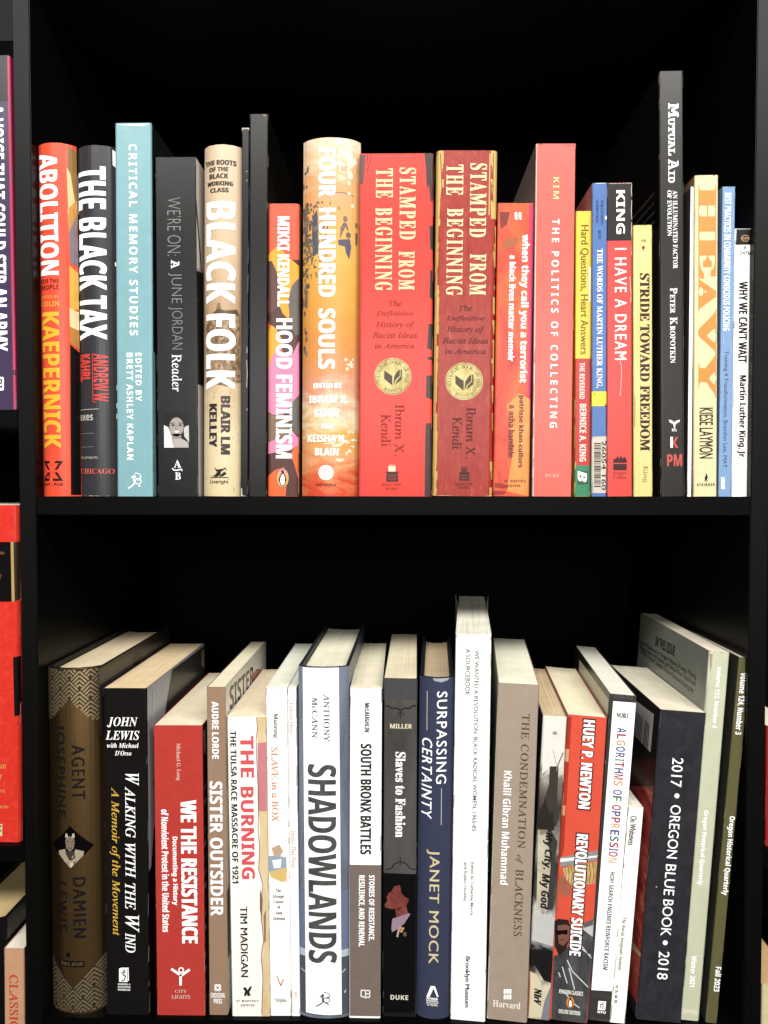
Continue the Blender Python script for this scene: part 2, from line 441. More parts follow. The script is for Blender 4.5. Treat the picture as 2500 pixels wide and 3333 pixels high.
UG, LG = 'books standing on the upper shelf', 'books standing on the lower shelf'
WH = mat('#ffffff', 0.5, 0, 0.05)
CRM = mat('#f6e6b4', 0.5)
DRK = mat('#2a2626', 0.5)
RED = mat('#e8443c', 0.5)
def scuff(b, x0, x1, y, c='#d6cec2'):
    x = x0
    while x < x1:
        w_ = random.uniform(6, 22); h_ = random.uniform(0.8, 3.2)
        b.P([(x, y), (min(x + w_, x1), y), (min(x + w_, x1), y - h_ * random.uniform(.4, 1)), (x, y - h_)], c, 2.6); x += w_ + random.choice([0, 0, 5, 14])
def U(q, Y=0.002, **k): return Book(q, Y, ZU, k.pop('D', 0.150), group=UG, **k)
def Lw(q, Y=0.001, **k): return Book(q, Y, ZL, k.pop('D', 0.150), group=LG, **k)

# 1 orange hardcover
b = U((105, 236, 464, 129, 250, 1612), 0.001, hard=True, bulge=0.007, cover='#fb5b40', right='#4a3c2c', D=0.158, pages='#e8d8b4', boards='#2a2622',
      label='orange-red hardcover with fat white and yellow capitals, first on the upper shelf')
b.P([(213, 469), (236, 480), (241, 640), (220, 660)], mat('#9c7440'), 1); b.P([(212, 540), (222, 560), (238, 690), (217, 690)], mat('#f4d79a'), 1.3)
b.P([(214, 680), (237, 640), (240, 720), (219, 760)], mat('#d79a4c'), 1.4); b.P([(219, 755), (236, 690), (242, 860), (222, 850)], mat('#8c7e86'), 1.5)
b.P([(220, 860), (243, 880), (246, 1000), (222, 1010)], mat('#f1b955'), 1.5); b.P([(221, 1000), (246, 1010), (247, 1110), (223, 1110)], mat('#f6dca8'), 1.6)
b.P([(222, 1060), (246, 1070), (247, 1130), (223, 1112)], mat('#c78a45'), 1.7); b.P([(223, 1118), (247, 1142), (251, 1611), (227, 1611)], mat('#15110f'), 1.8)
b.T('ABOLITION', 122, 503, 189, 890, WH, emb=3); b.T('FOR THE', 127, 907, 191, 921, '#7a1f18', rot='h'); b.T('PEOPLE', 127, 926, 191, 942, '#7a1f18', rot='h')
b.T('EDITED BY', 128, 961, 192, 971, '#ffa94e', rot='h'); b.T('COLIN', 129, 980, 193, 997, '#ffb44a', rot='h')
b.T('KAEPERNICK', 133, 1018, 196, 1457, '#ffc23a', emb=3)
for pts in ([(134, 1500), (158, 1500), (162, 1507), (148, 1507), (161, 1529), (153, 1528)], [(206, 1500), (182, 1500), (176, 1507), (192, 1507), (178, 1529), (187, 1528)],
            [(134, 1565), (158, 1565), (161, 1536), (154, 1541), (157, 1557), (146, 1557), (157, 1537), (152, 1537)], [(206, 1565), (173, 1565), (172, 1552), (176, 1558), (192, 1558), (178, 1537), (187, 1537)]):
    b.P(pts, '#3a1a16')
b.T('KAP | PUB', 134, 1572, 205, 1583, '#4a1a14', rot='h'); b.done()

# 2 charcoal hardcover
b = U((236, 377, 472, 249, 383, 1617), 0.003, hard=True, bulge=0.0075, cover='#434246', right='#2c2c30', D=0.155, boards='#1c1c1e',
      label='charcoal hardcover with big white underlined title and small red lettering near its foot')
b.T('THE BLACK TAX', 248, 547, 345, 1101, WH, emb=3.5)
for y0, y1 in ((558, 688), (718, 951), (978, 1105)): b.Ln([(241, y0), (246 if y0 > 700 else 244, y1)], 4, WH)
b.T('ANDREW W.', 305, 1152, 350, 1310, '#ef4f48'); b.T('KAHRL', 256, 1153, 293, 1240, '#ef4f48', emb=2); b.Ln([(301, 1150), (303, 1310)], 2.5, '#e04a44'); b.Ln([(253, 1152), (254, 1240)], 2.5, '#e04a44')
b.Ln([(249, 1333), (322, 1331)], 2, '#c8c4c0'); b.T('axes', 250, 1349, 303, 1368, '#d0ccc8', rot='h'); b.Ln([(250, 1411), (306, 1410)], 1.6, '#8c8884'); b.Ln([(250, 1455), (306, 1454)], 1.6, '#8c8884')
b.T('his property', 252, 1483, 320, 1495, '#bdb6b0', f='s', rot='h'); b.T('CHICAGO', 254, 1525, 368, 1542, '#ef6a5c', f='s', rot='h')
b.P([(359, 480), (373, 486), (373, 541), (360, 530)], WH); b.P([(366, 847), (378, 852), (378, 862), (366, 860)], WH); b.P([(370, 892), (378, 894), (380, 1160), (372, 1160)], '#c9ccd2')
for y in (1250, 1310, 1345): b.P([(371, y), (382, y), (382, y + 18), (371, y + 16)], WH)
scuff(b, 250, 383, 1616); b.done()

# 3 teal
b = U((374, 492, 400, 381, 499, 1618), 0.000, cover='#8bbac2', right='#23262a', D=0.165, corner=0.0015, rough=0.32,
      label='tall pale teal paperback with thin white spaced capitals and a small archer emblem')
b.T('CRITICAL MEMORY STUDIES', 421, 475, 448, 1089, WH, f='b', sp=1.25); b.T('EDITED BY', 442, 1149, 461, 1306, WH, sp=1.15); b.T('BRETT ASHLEY KAPLAN', 413, 1149, 434, 1497, WH, sp=1.15)
def runner(b, x0, y0, x1, y1, c, c2=None):
    fx = lambda u: x0 + u * (x1 - x0); fy = lambda v: y0 + v * (y1 - y0)
    def ln(p, w): b.Ln([(fx(u), fy(v)) for u, v in p], w, c)
    ln([(0.47, 0.38), (0.50, 0.66)], 7); ln([(0.48, 0.64), (0.30, 0.82), (0.02, 0.98)], 4); ln([(0.52, 0.64), (0.70, 0.72), (0.86, 0.86)], 4)
    ln([(0.47, 0.40), (0.25, 0.22)], 3); ln([(0.52, 0.40), (0.72, 0.36), (0.86, 0.30)], 3)
    b.E(fx(0.46), fy(0.22), 5, 5, c)
    pts = [(0.60 + 0.34 * math.cos(a) * 0.9, 0.24 + 0.24 * math.sin(a)) for a in [math.radians(t) for t in range(-110, 75, 15)]]
    ln(pts, 2.4); pts = [(0.66 + 0.3 * math.cos(a) * 0.9, 0.52 + 0.2 * math.sin(a)) for a in [math.radians(t) for t in range(-70, 110, 15)]]; ln(pts, 2.4)
runner(b, 416, 1540, 463, 1591, WH)
b.SPx('R', [(494, 1146), (504, 1146), (509, 1618), (499, 1618)], '#7cabb3')
b.P([(376, 404), (488, 402), (470, 412), (440, 411), (400, 409)], '#d8eef2', 1.4); b.P([(378, 428), (420, 437), (404, 434)], '#5f949c', 1.4); b.done()

# 4 black paperback with portrait
b = U((506, 635, 512, 512, 648, 1620), 0.004, cover='#232527', right='#ece6e0', D=0.140, corner=0.0008,
      label='black paperback with hairline grey lettering and a small square portrait photograph on its spine')
GR = mat('#a0a0a0', 0.5)
b.T("WE'RE ON:", 545, 644, 590, 831, GR, f='r', off=-0.022); b.T('A', 557, 848, 584, 873, WH, f='m', emb=1.2); b.T('JUNE', 548, 889, 592, 987, GR, f='r', off=-0.022); b.T('JORDAN', 549, 1000, 595, 1137, GR, f='r', off=-0.022)
b.T('Reader', 560, 1154, 592, 1274, WH, f='u')
b.P([(533, 1340), (614, 1340), (616, 1457), (535, 1457)], '#1c1c1c', 2); b.P([(534, 1384), (548, 1390), (560, 1420), (566, 1457), (535, 1457)], '#e8e4e2', 3); b.P([(598, 1390), (615, 1384), (616, 1440), (600, 1420)], '#d8d4d2', 3)
b.E(575, 1372, 34, 30, '#151515', 3.5, jag=0.06); b.E(575, 1390, 23, 31, '#b0a8a4', 4); b.P([(562, 1412), (590, 1412), (592, 1438), (560, 1438)], '#9a928e', 4); b.P([(560, 1430), (592, 1428), (614, 1440), (615, 1457), (562, 1457)], '#c2bab6', 4.5)
b.E(576, 1405, 8, 3, '#f4f0ee', 5); b.E(564, 1384, 6, 2.4, '#2a2624', 5); b.E(587, 1384, 6, 2.4, '#2a2624', 5); b.Ln([(575, 1384), (572, 1396), (579, 1397)], 2, '#7c746f', 5); b.Ln([(557, 1379), (568, 1376)], 2.4, '#1c1918', 5); b.Ln([(582, 1376), (594, 1379)], 2.4, '#1c1918', 5)
b.P([(536, 1425), (552, 1412), (566, 1457), (536, 1457)], '#f2eeec', 5)
b.T('A', 566, 1497, 590, 1522, WH, f='s', rot='h'); b.Ln([(561, 1524), (566, 1530), (574, 1531), (592, 1527), (592, 1533)], 3.5, WH); b.T('B', 570, 1538, 589, 1561, WH, f='s', rot='h')
b.SPx('R', [(634, 512), (660, 540), (662, 880), (640, 870), (636, 650)], '#f6efe8', 1); b.SPx('R', [(636, 640), (655, 860), (655, 900), (638, 700)], '#3a2c26', 2); b.SPx('R', [(640, 880), (660, 890), (662, 1255), (644, 1250)], '#28292b', 3); scuff(b, 512, 648, 1620); b.done()

# 5 cream hardcover
b = U((657, 787, 470, 656, 783, 1620), 0.001, hard=True, bulge=0.0075, D=0.160, cover='#e3c8a0', boards='#3a2c22', left='#cbb188', right='#5a4636',
      spine_mat=mat_strata([(0, '#f0dcb0'), (0.18, '#f3e2ba'), (0.33, '#dcc09a'), (0.5, '#caa884'), (0.7, '#dfc4a2'), (1, '#e8d0b0')], 0.235, 0.10, (60, 60, 60)), label='cream and tan round-backed hardcover with very large white capitals and small black heading')
for t, x0, x1, y0, y1 in (('THE ROOTS', 664, 766, 520, 536), ('OF THE', 679, 742, 543, 557), ('BLACK', 680, 742, 564, 580), ('WORKING', 672, 756, 589, 603), ('CLASS', 683, 743, 611, 625)): b.T(t, x0, y0, x1, y1, '#463a34', rot='h', emb=1.5)
sk = mat_mottle([(0, '#5a4634'), (0.4, '#8a7056'), (0.62, '#b79b78'), (1, '#dcc4a0')], (260, 200, 160), detail=8, dist=1.2)
b.P([(664, 1062), (684, 1030), (700, 1020), (708, 985), (716, 985), (722, 1012), (748, 1006), (776, 1020), (778, 1240), (740, 1258), (700, 1250), (664, 1262)], sk, 1)
random.seed(3)
for i in range(46): b.E(random.uniform(664, 774), random.uniform(1270, 1600), random.uniform(0.8, 2.2), random.uniform(0.6, 1.5), '#8f7355', 1.5, n=6)
b.P([(690, 1018), (712, 1004), (736, 1012), (768, 1004), (774, 1022), (730, 1026)], '#6b5640', 1.4)
b.T('BLACK', 666, 659, 764, 982, WH, emb=5); b.T('FOLK', 665, 1024, 764, 1264, WH, emb=5)
b.T('BLAIR LM', 719, 1290, 748, 1478, '#463c3a', emb=3.5); b.T('KELLEY', 679, 1315, 706, 1454, '#463c3a', emb=3.5)
b.P([(690, 1550), (700, 1545), (712, 1530), (722, 1524), (718, 1545), (706, 1552)], DRK); b.P([(697, 1520), (706, 1528), (722, 1527), (736, 1521), (724, 1533), (704, 1534)], DRK); b.P([(712, 1552), (730, 1534), (738, 1542), (726, 1550)], DRK); b.Ln([(683, 1554), (743, 1554)], 2.5, DRK); b.P([(728, 1522), (738, 1534), (735, 1524)], DRK)
b.T('Liveright', 683, 1562, 743, 1577, '#2c2624', rot='h'); b.done()

# 6 thin black booklet
b = U((787, 811, 415, 784, 806, 1620), 0.002, cover='#141314', D=0.150, pages='#c8c0b0', corner=0.0006, label='thin black booklet with a scuffed white top, beside the tall black book')
b.P([(788, 415), (810, 415), (811, 424), (805, 420), (792, 421), (788, 427)], '#d0cabc', 1.5)
for y0, y1 in ((556, 560), (1130, 1150), (1172, 1262), (1330, 1336), (585, 590)): b.Ln([(803, y0), (805, (y0 + y1) / 2), (803, y1)], 1.8, '#c8c4bc', 1.6)
b.P([(785, 1588), (788, 1590), (789, 1612), (804, 1619), (785, 1619)], '#d8d4cc', 1.5); b.done()

# 7 tall black
b = U((812, 873, 371, 806, 868, 1621), 0.001, cover='#1c1a19', D=0.170, pages='#9c9484', corner=0.0012, label='tall plain black book without lettering, a fleck of gold on its top corner')
b.P([(855, 373), (868, 374), (866, 378), (860, 380)], '#a08848', 1.5)
b.SP('R', [(0.006, b.h - 0.075), (0.05, b.h - 0.062), (0.05, b.h - 0.060), (0.006, b.h - 0.072)], '#3a3634')
for i in range(7): b.SP('R', [(0.008 + 0.006 * i, b.h - 0.080 - 0.0012 * i), (0.012 + 0.006 * i, b.h - 0.079 + 0.0006 * i), (0.011 + 0.006 * i, b.h - 0.092 - 0.002 * (i % 3))], '#4c4844', 1.2)
b.done()

# 8 patterned paperback
b = U((872, 975, 663, 872, 971, 1622), 0.003, cover='#f2674a', right='#5e5650', D=0.140, corner=0.0022, label='short paperback in swirling brown, pink and orange with white capitals and a penguin badge')
BR, PK, OR, MU = mat('#5c3832'), mat('#f08fb4'), mat('#f2703a'), mat('#f4b03a')
b.B(845, 1620, BR)
b.P([(905, 800), (940, 838), (972, 865), (972, 920), (955, 960), (945, 1010), (940, 1040), (920, 1020), (905, 980), (902, 900), (884, 860), (873, 845), (874, 828)], MU, 1.6)
b.P([(872, 850), (885, 850), (900, 882), (912, 940), (906, 1000), (880, 1020), (872, 1020)], mat('#6c4640'), 1.8); b.P([(972, 905), (950, 930), (938, 980), (944, 1040), (960, 1090), (972, 1090)], mat('#6e6660'), 1.9)
b.P([(873, 1055), (890, 1062), (905, 1080), (925, 1120), (910, 1150), (890, 1180), (873, 1230)], MU, 1.8); b.P([(873, 1050), (884, 1060), (873, 1080)], OR, 1.9)
b.P([(873, 1200), (885, 1160), (910, 1130), (930, 1160), (955, 1150), (972, 1110), (972, 1290), (950, 1320), (920, 1350), (890, 1350), (873, 1340)], PK, 2.0)
b.P([(940, 1330), (955, 1305), (972, 1285), (972, 1420), (962, 1410), (950, 1375)], mat('#6a625c'), 2.1)
b.P([(873, 1340), (890, 1352), (915, 1352), (940, 1380), (930, 1420), (900, 1430), (873, 1440)], mat('#8c6c54'), 2.0); b.P([(873, 1440), (900, 1430), (930, 1425), (950, 1400), (970, 1425), (970, 1450), (940, 1468), (905, 1470), (873, 1478)], PK, 2.2)
b.P([(970, 1450), (955, 1462), (945, 1480), (958, 1510), (970, 1560)], OR, 2.2); b.P([(873, 1550), (895, 1530), (925, 1520), (935, 1560), (930, 1622), (873, 1622)], OR, 2.0)
b.T('MIKKI KENDALL', 904, 707, 942, 996, WH, emb=2, lay=3); b.T('HOOD FEMINISM', 898, 1039, 952, 1491, WH, emb=3, lay=3)
def penguin(b, cx, cy, rx, ry, bgc, lay=2.6):
    fx = lambda u: cx + u * rx; fy = lambda v: cy + v * ry
    b.E(cx, cy, rx * 1.07, ry * 1.05, '#2a2020', lay); b.E(cx, cy, rx, ry, bgc, lay + 0.3)
    b.P([(fx(u), fy(v)) for u, v in ((-0.35, -0.72), (-0.02, -0.86), (0.2, -0.76), (0.24, -0.5), (0.5, -0.2), (0.66, 0.3), (0.5, 0.34), (0.46, 0.66), (0.2, 0.8), (-0.24, 0.8), (-0.46, 0.6), (-0.52, 0.3), (-0.68, 0.34), (-0.5, -0.15), (-0.18, -0.5), (-0.12, -0.68))], '#241e20', lay + 0.6)
    b.P([(fx(u), fy(v)) for u, v in ((-0.1, -0.36), (0.14, -0.42), (0.36, 0.0), (0.36, 0.5), (0.14, 0.74), (-0.2, 0.72), (-0.36, 0.4), (-0.34, 0.0))], WH, lay + 0.9)
    b.P([(fx(u), fy(v)) for u, v in ((-0.3, 0.84), (-0.04, 0.78), (-0.06, 0.88))], '#241e20', lay + 0.9); b.P([(fx(u), fy(v)) for u, v in ((0.06, 0.78), (0.34, 0.84), (0.1, 0.89))], '#241e20', lay + 0.9)
penguin(b, 920, 1556, 20, 31, mat_mottle([(0, '#f0a0b8'), (0.5, '#f2b060'), (1, '#f6c64a')], (20, 20, 90)))
b.done()

# 9 painted hardcover
b = U((983, 1172, 447, 978, 1164, 1623), 0.000, hard=True, bulge=0.0085, D=0.165, cover='#f3b25a', boards='#2c241c', left='#b9792c', right='#5a4028',
      spine_mat=mat_strata([(0, '#e2553a'), (0.05, '#ee8a5a'), (0.10, '#f2b07c'), (0.16, '#f0b050'), (0.22, '#fbe6c0'), (0.30, '#f0a888'), (0.40, '#eca058'), (0.52, '#efac54'), (0.66, '#f0bc60'), (0.76, '#f0b468'), (0.84, '#f0b07c'), (0.92, '#f6d0a4'), (1, '#fbe8cc')], 0.240, 0.17, (26, 26, 70)), label='thick hardcover painted in gold and orange, with dark figures in the paint and white capitals')
ink = mat_mottle([(0, '#5a5054'), (0.5, '#7a6c64'), (1, '#a48c74')], (200, 200, 200))
random.seed(11)
pale = mat_mottle([(0, '#fff4e0'), (1, '#f8dcb0')], (60, 60, 60))
for i in range(26): b.E(random.uniform(1100, 1160), random.gauss(520, 55), random.uniform(3, 13), random.uniform(3, 16), pale, 1 + 0.02 * i, n=9, jag=0.35)
for i in range(18): b.E(random.uniform(1060, 1150), random.gauss(1430, 32), random.uniform(3, 14), random.uniform(2, 7), pale, 1 + 0.02 * i, n=9, jag=0.35)
for i in range(8): b.E(random.uniform(1122, 1150), random.uniform(1166, 1206), random.uniform(3, 8), random.uniform(3, 8), pale, 1 + 0.02 * i, n=9, jag=0.35)
for i in range(150):
    x = 984 + abs(random.gauss(0, 36)); y = random.uniform(655, 900); b.E(x, y, random.uniform(1, 6), random.uniform(1, 9), ink, 1.5, n=8, jag=0.5)
for i in range(14): b.E(random.uniform(982, 1000), random.uniform(520, 690) if i < 4 else random.uniform(900, 1160), random.uniform(2, 5), random.uniform(4, 14), ink, 1.3, n=8, jag=0.4)
b.P([(1018, 700), (1030, 680), (1034, 700), (1036, 820), (1018, 832), (1014, 760)], mat('#5c6270'), 1.5); b.E(992, 680, 12, 14, ink, 1.5, jag=.2); b.P([(985, 700), (1002, 700), (998, 790), (990, 790)], ink, 1.5)
b.E(1123, 710, 7, 10, ink, 1.5); b.P([(1118, 722), (1128, 724), (1134, 748), (1130, 748), (1124, 734), (1106, 776), (1108, 740)], ink, 1.5); b.E(1133, 762, 8, 10, ink, 1.5); b.P([(1100, 780), (1138, 774), (1142, 800), (1136, 840), (1126, 822), (1122, 800), (1102, 796)], mat('#645c70'), 1.5)
b.E(1158, 724, 4, 8, ink, 1.5); b.P([(1154, 750), (1162, 750), (1160, 790), (1155, 790)], ink, 1.5); b.Ln([(1092, 626), (1120, 624), (1150, 632)], 3, '#a88890', 1.5); b.E(998, 925, 9, 9, ink, 1.5); b.P([(990, 938), (1000, 940), (998, 1000), (988, 990)], ink, 1.5)
b.T('FOUR', 1037, 484, 1093, 638, WH, emb=4); b.T('HUNDRED', 1037, 680, 1092, 964, WH, emb=4); b.T('SOULS', 1036, 1006, 1091, 1199, WH, emb=4)
for t, x0, x1, y0, y1 in (('EDITED BY', 1020, 1112, 1247, 1263), ('IBRAM X.', 1004, 1131, 1287, 1311), ('KENDI', 1024, 1104, 1331, 1356), ('AND', 1045, 1082, 1380, 1394), ('KEISHA N.', 1000, 1126, 1415, 1438), ('BLAIN', 1025, 1102, 1458, 1482)): b.T(t, x0, y0, x1, y1, WH, rot='h', emb=1.5)
b.E(1061, 1538, 9, 9, WH)
for r in (13, 18, 23): b.ring(1061, 1538, r - 1.6, r + 1.4, WH)
b.T('ONE WORLD', 1026, 1574, 1094, 1582, '#6a3a22', rot='h'); scuff(b, 978, 1164, 1622); b.done()

# seal and typewriter emblem shared by the two red books
def seal(b, cx, cy, r):
    g = ([], [], [])
    gold = mat_mottle([(0, '#a89040'), (0.45, '#d8c474'), (0.8, '#efe2a0'), (1, '#fff6cc')], (90, 90, 90), rough=0.25, dist=1.0)
    dk = mat('#4c3c26')
    b.E(cx, cy, r, r, gold, 1.5, n=48, into=g); b.ring(cx, cy, r * 0.93, r * 0.955, dk, 2, into=g); 
    b.arc('NATIONAL BOOK AWARD', cx, cy, r * 0.79, -112, 112, r * 0.19, dk, f='u', lay=2, into=g); b.arc('WINNER', cx, cy, r * 0.80, 218, 142, r * 0.18, dk, f='u', lay=2, into=g, flip=True)
    q = lambda pts: [(cx + u * r, cy + v * r) for u, v in pts]
    b.P(q([(-0.47, -0.32), (-0.03, -0.02), (-0.03, 0.50), (-0.47, 0.14)]), dk, 2, g); b.P(q([(0.03, 0.50), (0.06, 0.02), (0.2, -0.22), (0.38, -0.38), (0.37, -0.02), (0.14, 0.2)]), dk, 2, g); b.P(q([(0.12, 0.46), (0.2, 0.24), (0.42, 0.0), (0.42, -0.36), (0.49, -0.36), (0.49, 0.16)]), dk, 2, g)
    b.part('award_sticker', g)
def typewriter(b, x0, x1, y0, y1, c, paper):
    w, h = x1 - x0, y1 - y0; q = lambda pts: [(x0 + u * w, y0 + v * h) for u, v in pts]
    b.P(q([(0.26, 0.45), (0.24, 0.2), (0.30, 0.04), (0.36, 0.2), (0.42, 0.0), (0.5, 0.18), (0.57, 0.02), (0.62, 0.2), (0.7, 0.05), (0.74, 0.2), (0.72, 0.45)]), paper, 2)
    b.P(q([(0.05, 0.42), (0.95, 0.42), (0.95, 0.50), (0.05, 0.50)]), c, 2.4); b.P(q([(0.14, 0.47), (0.86, 0.47), (0.92, 0.72), (0.92, 0.98), (0.08, 0.98), (0.08, 0.72)]), c, 2.2); b.Ln(q([(0.2, 0.82), (0.8, 0.82)]), 1.6, '#c8493e', 2.6); b.Ln(q([(0.26, 0.66), (0.74, 0.66)]), 1.6, '#c8493e', 2.6)
# 10 bright red
b = U((1171, 1410, 499, 1166, 1406, 1623), 0.002, cover='#f9463a', D=0.155, corner=0.0014, left='#3c2620', right='#3a2a26',
      label='wide bright red paperback with cream carved capitals and a gold seal, torn-looking dark right edge')
ED = mat('#4a3834'); DRD = mat('#9c2c22', 0.5)
for p in ([(1381, 498), (1410, 498), (1409, 650), (1402, 660), (1396, 600), (1390, 620), (1386, 540)], [(1398, 735), (1410, 735), (1409, 815), (1400, 810)], [(1400, 880), (1409, 880), (1408, 975), (1398, 968)], [(1395, 1054), (1408, 1054), (1408, 1140), (1390, 1134)], [(1390, 1162), (1408, 1160), (1408, 1172), (1392, 1170)], [(1388, 1222), (1408, 1222), (1407, 1300), (1386, 1294)], [(1386, 1378), (1407, 1376), (1407, 1622), (1382, 1622), (1384, 1440)]): b.P(p, ED, 1.2)
b.P([(1172, 503), (1190, 503), (1186, 560), (1182, 600), (1172, 600)], '#6a4a44', 1.2); b.Ln([(1196, 503), (1199, 545), (1194, 560)], 3, '#6a3a34', 1.2); b.Ln([(1206, 503), (1205, 530)], 3, '#8a3a34', 1.2); b.Ln([(1178, 815), (1176, 1010)], 4, '#a8463c', 1.2); b.Ln([(1176, 1010), (1170, 1300)], 3, '#c8443a', 1.2)
b.T('STAMPED', 1300, 548, 1354, 778, CRM, f='s', emb=2, sp=1.3); b.T('FROM', 1297, 819, 1350, 943, CRM, f='s', emb=2, sp=1.3); b.T('THE', 1224, 550, 1279, 643, CRM, f='s', emb=2, sp=1.3); b.T('BEGINNING', 1221, 678, 1277, 945, CRM, f='s', emb=2, sp=1.3)
for t, x0, x1, y0, y1 in (('The', 1266, 1307, 978, 996), ('Definitive', 1224, 1346, 1012, 1031), ('History of', 1223, 1350, 1046, 1070), ('Racist Ideas', 1212, 1358, 1081, 1100), ('in America', 1220, 1349, 1117, 1134)): b.T(t, x0, y0, x1, y1, DRD, f='i', rot='h', emb=1.2)
b.T('Ibram X.', 1285, 1316, 1317, 1486, DRD, f='u', emb=1.2); b.T('Kendi', 1240, 1348, 1273, 1454, DRD, f='u', emb=1.2)
typewriter(b, 1253, 1300, 1510, 1569, '#5a2420', '#fff0cc'); b.T('BOLD TYPE', 1243, 1573, 1307, 1582, DRD, f='s', rot='h'); b.T('BOOKS', 1255, 1586, 1294, 1595, DRD, f='s', rot='h')
seal(b, 1279, 1225, 60); scuff(b, 1166, 1380, 1622); b.done()

# 11 dark red with gold worn edges
b = U((1421, 1620, 490, 1408, 1602, 1624), 0.001, cover='#b83a2e', spine_mat=mat_mottle([(0, '#982a20'), (0.45, '#ac362a'), (0.8, '#b44034'), (1, '#c25848')], (260, 260, 90), detail=9, dist=0.5), D=0.155, corner=0.0028, left='#c8a868', right='#c8a868', rough=0.36,
      label='worn dark red paperback with cream capitals, a gold seal and gilt scraped edges')
GE = mat('#dcb86a', 0.4)
random.seed(5)
yy = 490
while yy < 1620:
    st = random.uniform(14, 60); wl = random.uniform(7, 15) + (10 if yy < 640 else 0); f = (yy - 490) / 1134
    xl = 1421 - 13 * f; b.P([(xl, yy), (xl + wl, yy), (xl + wl * random.uniform(0.7, 1.1), yy + st), (xl - 0.3, yy + st)], GE, 1.2)
    if random.random() < 0.75 or yy < 660:
        xr = 1619 - 18 * f; wr = random.uniform(4, 10) + (12 if yy < 660 else 0); b.P([(xr - wr, yy), (xr, yy), (xr - 0.3, yy + st), (xr - wr * random.uniform(0.6, 1.1), yy + st)], GE, 1.2)
    yy += st
b.Ln([(1595, 500), (1592, 700)], 4, GE, 1.3); b.Ln([(1606, 500), (1604, 660)], 2.5, '#7a2c20', 1.5); b.Ln([(1434, 500), (1440, 640)], 2.5, '#7a2c20', 1.5)
for i in range(60): b.E(random.uniform(1435, 1590), random.choice([random.uniform(493, 540), random.uniform(600, 1600)]), random.uniform(0.6, 1.8), random.uniform(0.6, 2.2), '#e08c78', 1.4, n=6)
b.P([(1410, 1616), (1440, 1612), (1480, 1619), (1530, 1616), (1580, 1618), (1597, 1612), (1600, 1623), (1408, 1623)], '#e8d0a8', 1.6)
b.T('STAMPED', 1529, 534, 1584, 771, CRM, f='s', emb=2, sp=1.3); b.T('FROM', 1528, 828, 1583, 960, CRM, f='s', emb=2, sp=1.3); b.T('THE', 1453, 537, 1508, 634, CRM, f='s', emb=2, sp=1.3); b.T('BEGINNING', 1453, 680, 1507, 961, CRM, f='s', emb=2, sp=1.3)
DR2 = mat('#6c1c16', 0.5)
for t, x0, x1, y0, y1 in (('The', 1494, 1536, 993, 1012), ('Definitive', 1453, 1576, 1028, 1047), ('History of', 1453, 1576, 1062, 1086), ('Racist Ideas', 1440, 1590, 1099, 1118), ('in America', 1449, 1581, 1135, 1152)): b.T(t, x0, y0, x1, y1, DR2, f='i', rot='h', emb=1.2)
b.T('Ibram X.', 1517, 1325, 1549, 1494, DR2, f='u', emb=1.2); b.T('Kendi', 1472, 1357, 1504, 1463, DR2, f='u', emb=1.2)
typewriter(b, 1492, 1531, 1515, 1565, '#4a1a16', '#5a201a'); b.T('BOLD TYPE', 1482, 1571, 1539, 1580, DR2, f='s', rot='h'); b.T('BOOKS', 1493, 1583, 1528, 1591, DR2, f='s', rot='h')
seal(b, 1511, 1241, 61); b.done()

# 12 orange memoir
b = U((1623, 1738, 661, 1602, 1725, 1622), 0.003, cover='#ee5c3c', D=0.138, corner=0.0013, left='#8c3a24',
      spine_mat=mat_mottle([(0, '#c23a34'), (0.35, '#e85840'), (0.6, '#f2703e'), (1, '#f49a4e')], (34, 34, 16), dist=1.0), label='short orange and red painted paperback with rounded white lower-case lettering')
b.P([(1722, 664), (1738, 664), (1726, 1480), (1716, 1300), (1720, 900)], mat('#d84468'), 1); b.P([(1650, 1320), (1690, 1280), (1725, 1300), (1724, 1620), (1650, 1600), (1672, 1450)], mat_mottle([(0, '#f08a3e'), (1, '#f8b262')], (40, 40, 30)), 1.1)
b.P([(1626, 690), (1660, 690), (1650, 730), (1630, 745)], mat('#8a3a34'), 1.1); b.P([(1612, 1570), (1660, 1580), (1650, 1590), (1610, 1586)], mat('#a8342a'), 1.2); b.P([(1606, 1596), (1650, 1600), (1640, 1610), (1606, 1612)], mat('#a8342a'), 1.2)
b.P([(1640, 780), (1690, 770), (1680, 800), (1640, 815)], mat('#b86a44'), 1.1)
for dx in (0, 13): b.Ln([(1676 + dx, 693), (1682 + dx, 698), (1677 + dx, 704), (1682 + dx, 709), (1679 + dx, 714)], 8, WH)
b.T('when they call you a terrorist', 1689, 765, 1720, 1246, WH, emb=1.5); b.T('a black lives matter memoir', 1656, 831, 1677, 1176, WH, emb=1)
b.T('patrisse khan-cullors', 1684, 1287, 1705, 1523, '#6c2a2a', emb=1); b.T('& asha bandele', 1655, 1317, 1675, 1490, '#6c2a2a', emb=1); b.T("st. martin's", 1641, 1559, 1712, 1570, '#7a2c24', rot='h'); b.T('press', 1661, 1577, 1694, 1588, '#7a2c24', rot='h'); scuff(b, 1602, 1725, 1621); b.done()

